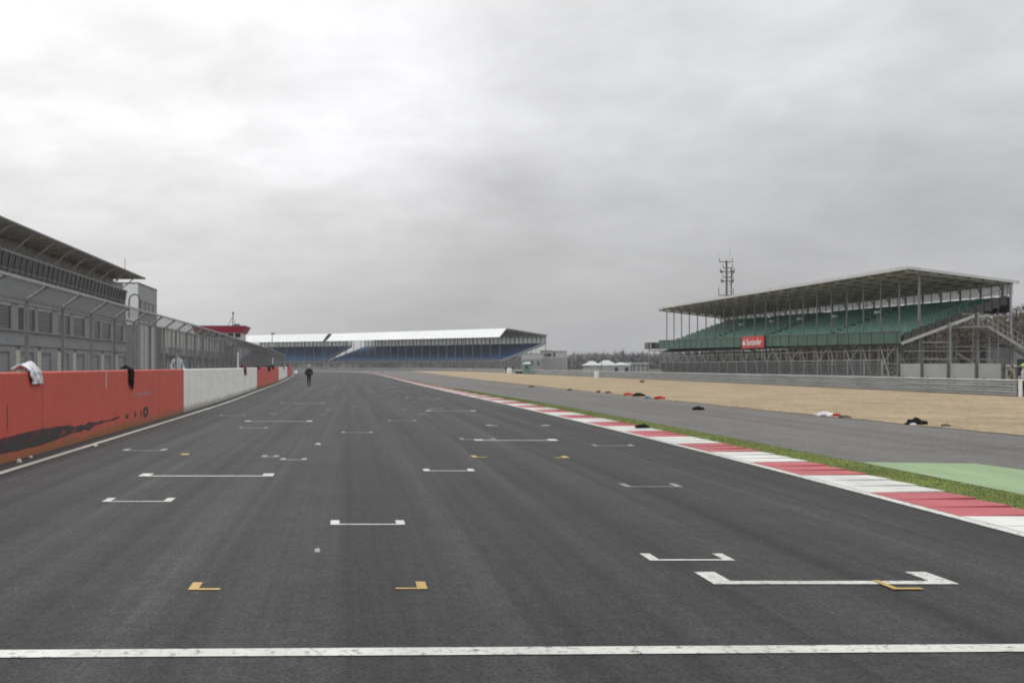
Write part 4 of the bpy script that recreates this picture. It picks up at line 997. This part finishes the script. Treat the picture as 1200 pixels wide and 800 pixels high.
# luminance by elevation
fc = N(nt, 'ShaderNodeFloatCurve'); L(nt, zc, fc.inputs['Value'])
cur = fc.mapping.curves[0]
pts = [(0,.425),(.06,.47),(.13,.545),(.22,.63),(.33,.69),(.6,.88),(1,1.0)]
while len(cur.points) < len(pts): cur.points.new(.5,.5)
for p_, (a, b_) in zip(cur.points, pts): p_.location = (a, b_)
fc.mapping.update()
dn = N(nt, 'ShaderNodeVectorMath', operation='DOT_PRODUCT'); L(nt, tc.outputs['Generated'], dn.inputs[0])
gd = Vector((-.17,1,.32)).normalized(); dn.inputs[1].default_value = gd
gl = N(nt, 'ShaderNodeMapRange', interpolation_type='SMOOTHERSTEP'); gl.inputs['From Min'].default_value = .925; gl.inputs['From Max'].default_value = 1.0; gl.inputs['To Max'].default_value = .24
L(nt, dn.outputs['Value'], gl.inputs[0])
k1 = N(nt, 'ShaderNodeMapRange'); L(nt, c1, k1.inputs[0]); k1.inputs['From Min'].default_value = .3; k1.inputs['From Max'].default_value = .7; k1.inputs['To Min'].default_value = .86; k1.inputs['To Max'].default_value = 1.15
k2 = N(nt, 'ShaderNodeMapRange'); L(nt, c2_, k2.inputs[0]); k2.inputs['From Min'].default_value = .3; k2.inputs['From Max'].default_value = .7; k2.inputs['To Min'].default_value = .91; k2.inputs['To Max'].default_value = 1.09
lum = math_('ADD', fc.outputs[0], gl.outputs[0]); 
# clouds lose contrast towards the horizon
ct = N(nt, 'ShaderNodeMapRange'); L(nt, zc, ct.inputs[0]); ct.inputs['From Max'].default_value = .16; ct.inputs['To Min'].default_value = .25; ct.inputs['To Max'].default_value = 1
kk = math_('MULTIPLY', k1.outputs[0], k2.outputs[0]); kk = math_('SUBTRACT', kk, 1.0); kk = math_('MULTIPLY_ADD', kk, ct.outputs[0], 1.0)
zen = math_('MULTIPLY_ADD', math_('MULTIPLY', zc, zc), .9, 1.0)
lum = math_('MULTIPLY', lum, kk); lum = math_('MULTIPLY', lum, zen); lum = math_('MULTIPLY', lum, 10.0)
cc = N(nt, 'ShaderNodeCombineColor')
L(nt, math_('MULTIPLY', lum, .985), cc.inputs[0]); L(nt, math_('MULTIPLY', lum, .992), cc.inputs[1]); L(nt, math_('MULTIPLY', lum, 1.012), cc.inputs[2])
L(nt, mix(nt, .96, sky.outputs[0], cc.outputs[0]), bg.inputs['Color'])
sd = bpy.data.lights.new('sun', 'SUN'); sd.energy = .7; sd.angle = R(35); sd.color = (1,.98,.95)
so = bpy.data.objects.new('sun', sd); C.objects.link(so)
sdir = Vector((math.sin(R(-20))*math.cos(R(38)), math.cos(R(-20))*math.cos(R(38)), math.sin(R(38))))
so.rotation_euler = (-sdir).to_track_quat('-Z', 'Y').to_euler(); so.location = (0,0,60)

hz = MB(); hz.box(-1000,1000,-300,1400,-1.2,40); ho = hz.build('haze', []); ho['kind'] = 'stuff'; ho['label'] = 'thin grey haze over the circuit'
hm = bpy.data.materials.new('haze_air'); hm.use_nodes = True; hn = hm.node_tree; hn.nodes.remove(hn.nodes['Principled BSDF'])
pv = hn.nodes.new('ShaderNodeVolumePrincipled'); pv.inputs['Color'].default_value = (.93,.95,1,1); pv.inputs['Density'].default_value = .0002
hn.links.new(pv.outputs[0], hn.nodes['Material Output'].inputs['Volume']); ho.data.materials.append(hm)
# ------------------------------------------------------------------ camera
cam = bpy.data.cameras.new('camera'); co = bpy.data.objects.new('camera', cam); C.objects.link(co); scene.camera = co
co.location = (0,0,EYE); co.rotation_euler = (R(90),0,0)
cam.sensor_width = 36; cam.lens = 36*F/1200; cam.shift_x = (600-VPX)/1200; cam.shift_y = (HY-400)/1200
cam.clip_end = 6000; cam.clip_start = .05
vs_ = scene.view_settings; vs_.view_transform = 'Standard'; vs_.look = 'None'; vs_.exposure = 0; vs_.gamma = 1; vs_.use_curve_mapping = False
scene.render.film_transparent = False
scene.cycles.filter_width = 1.9
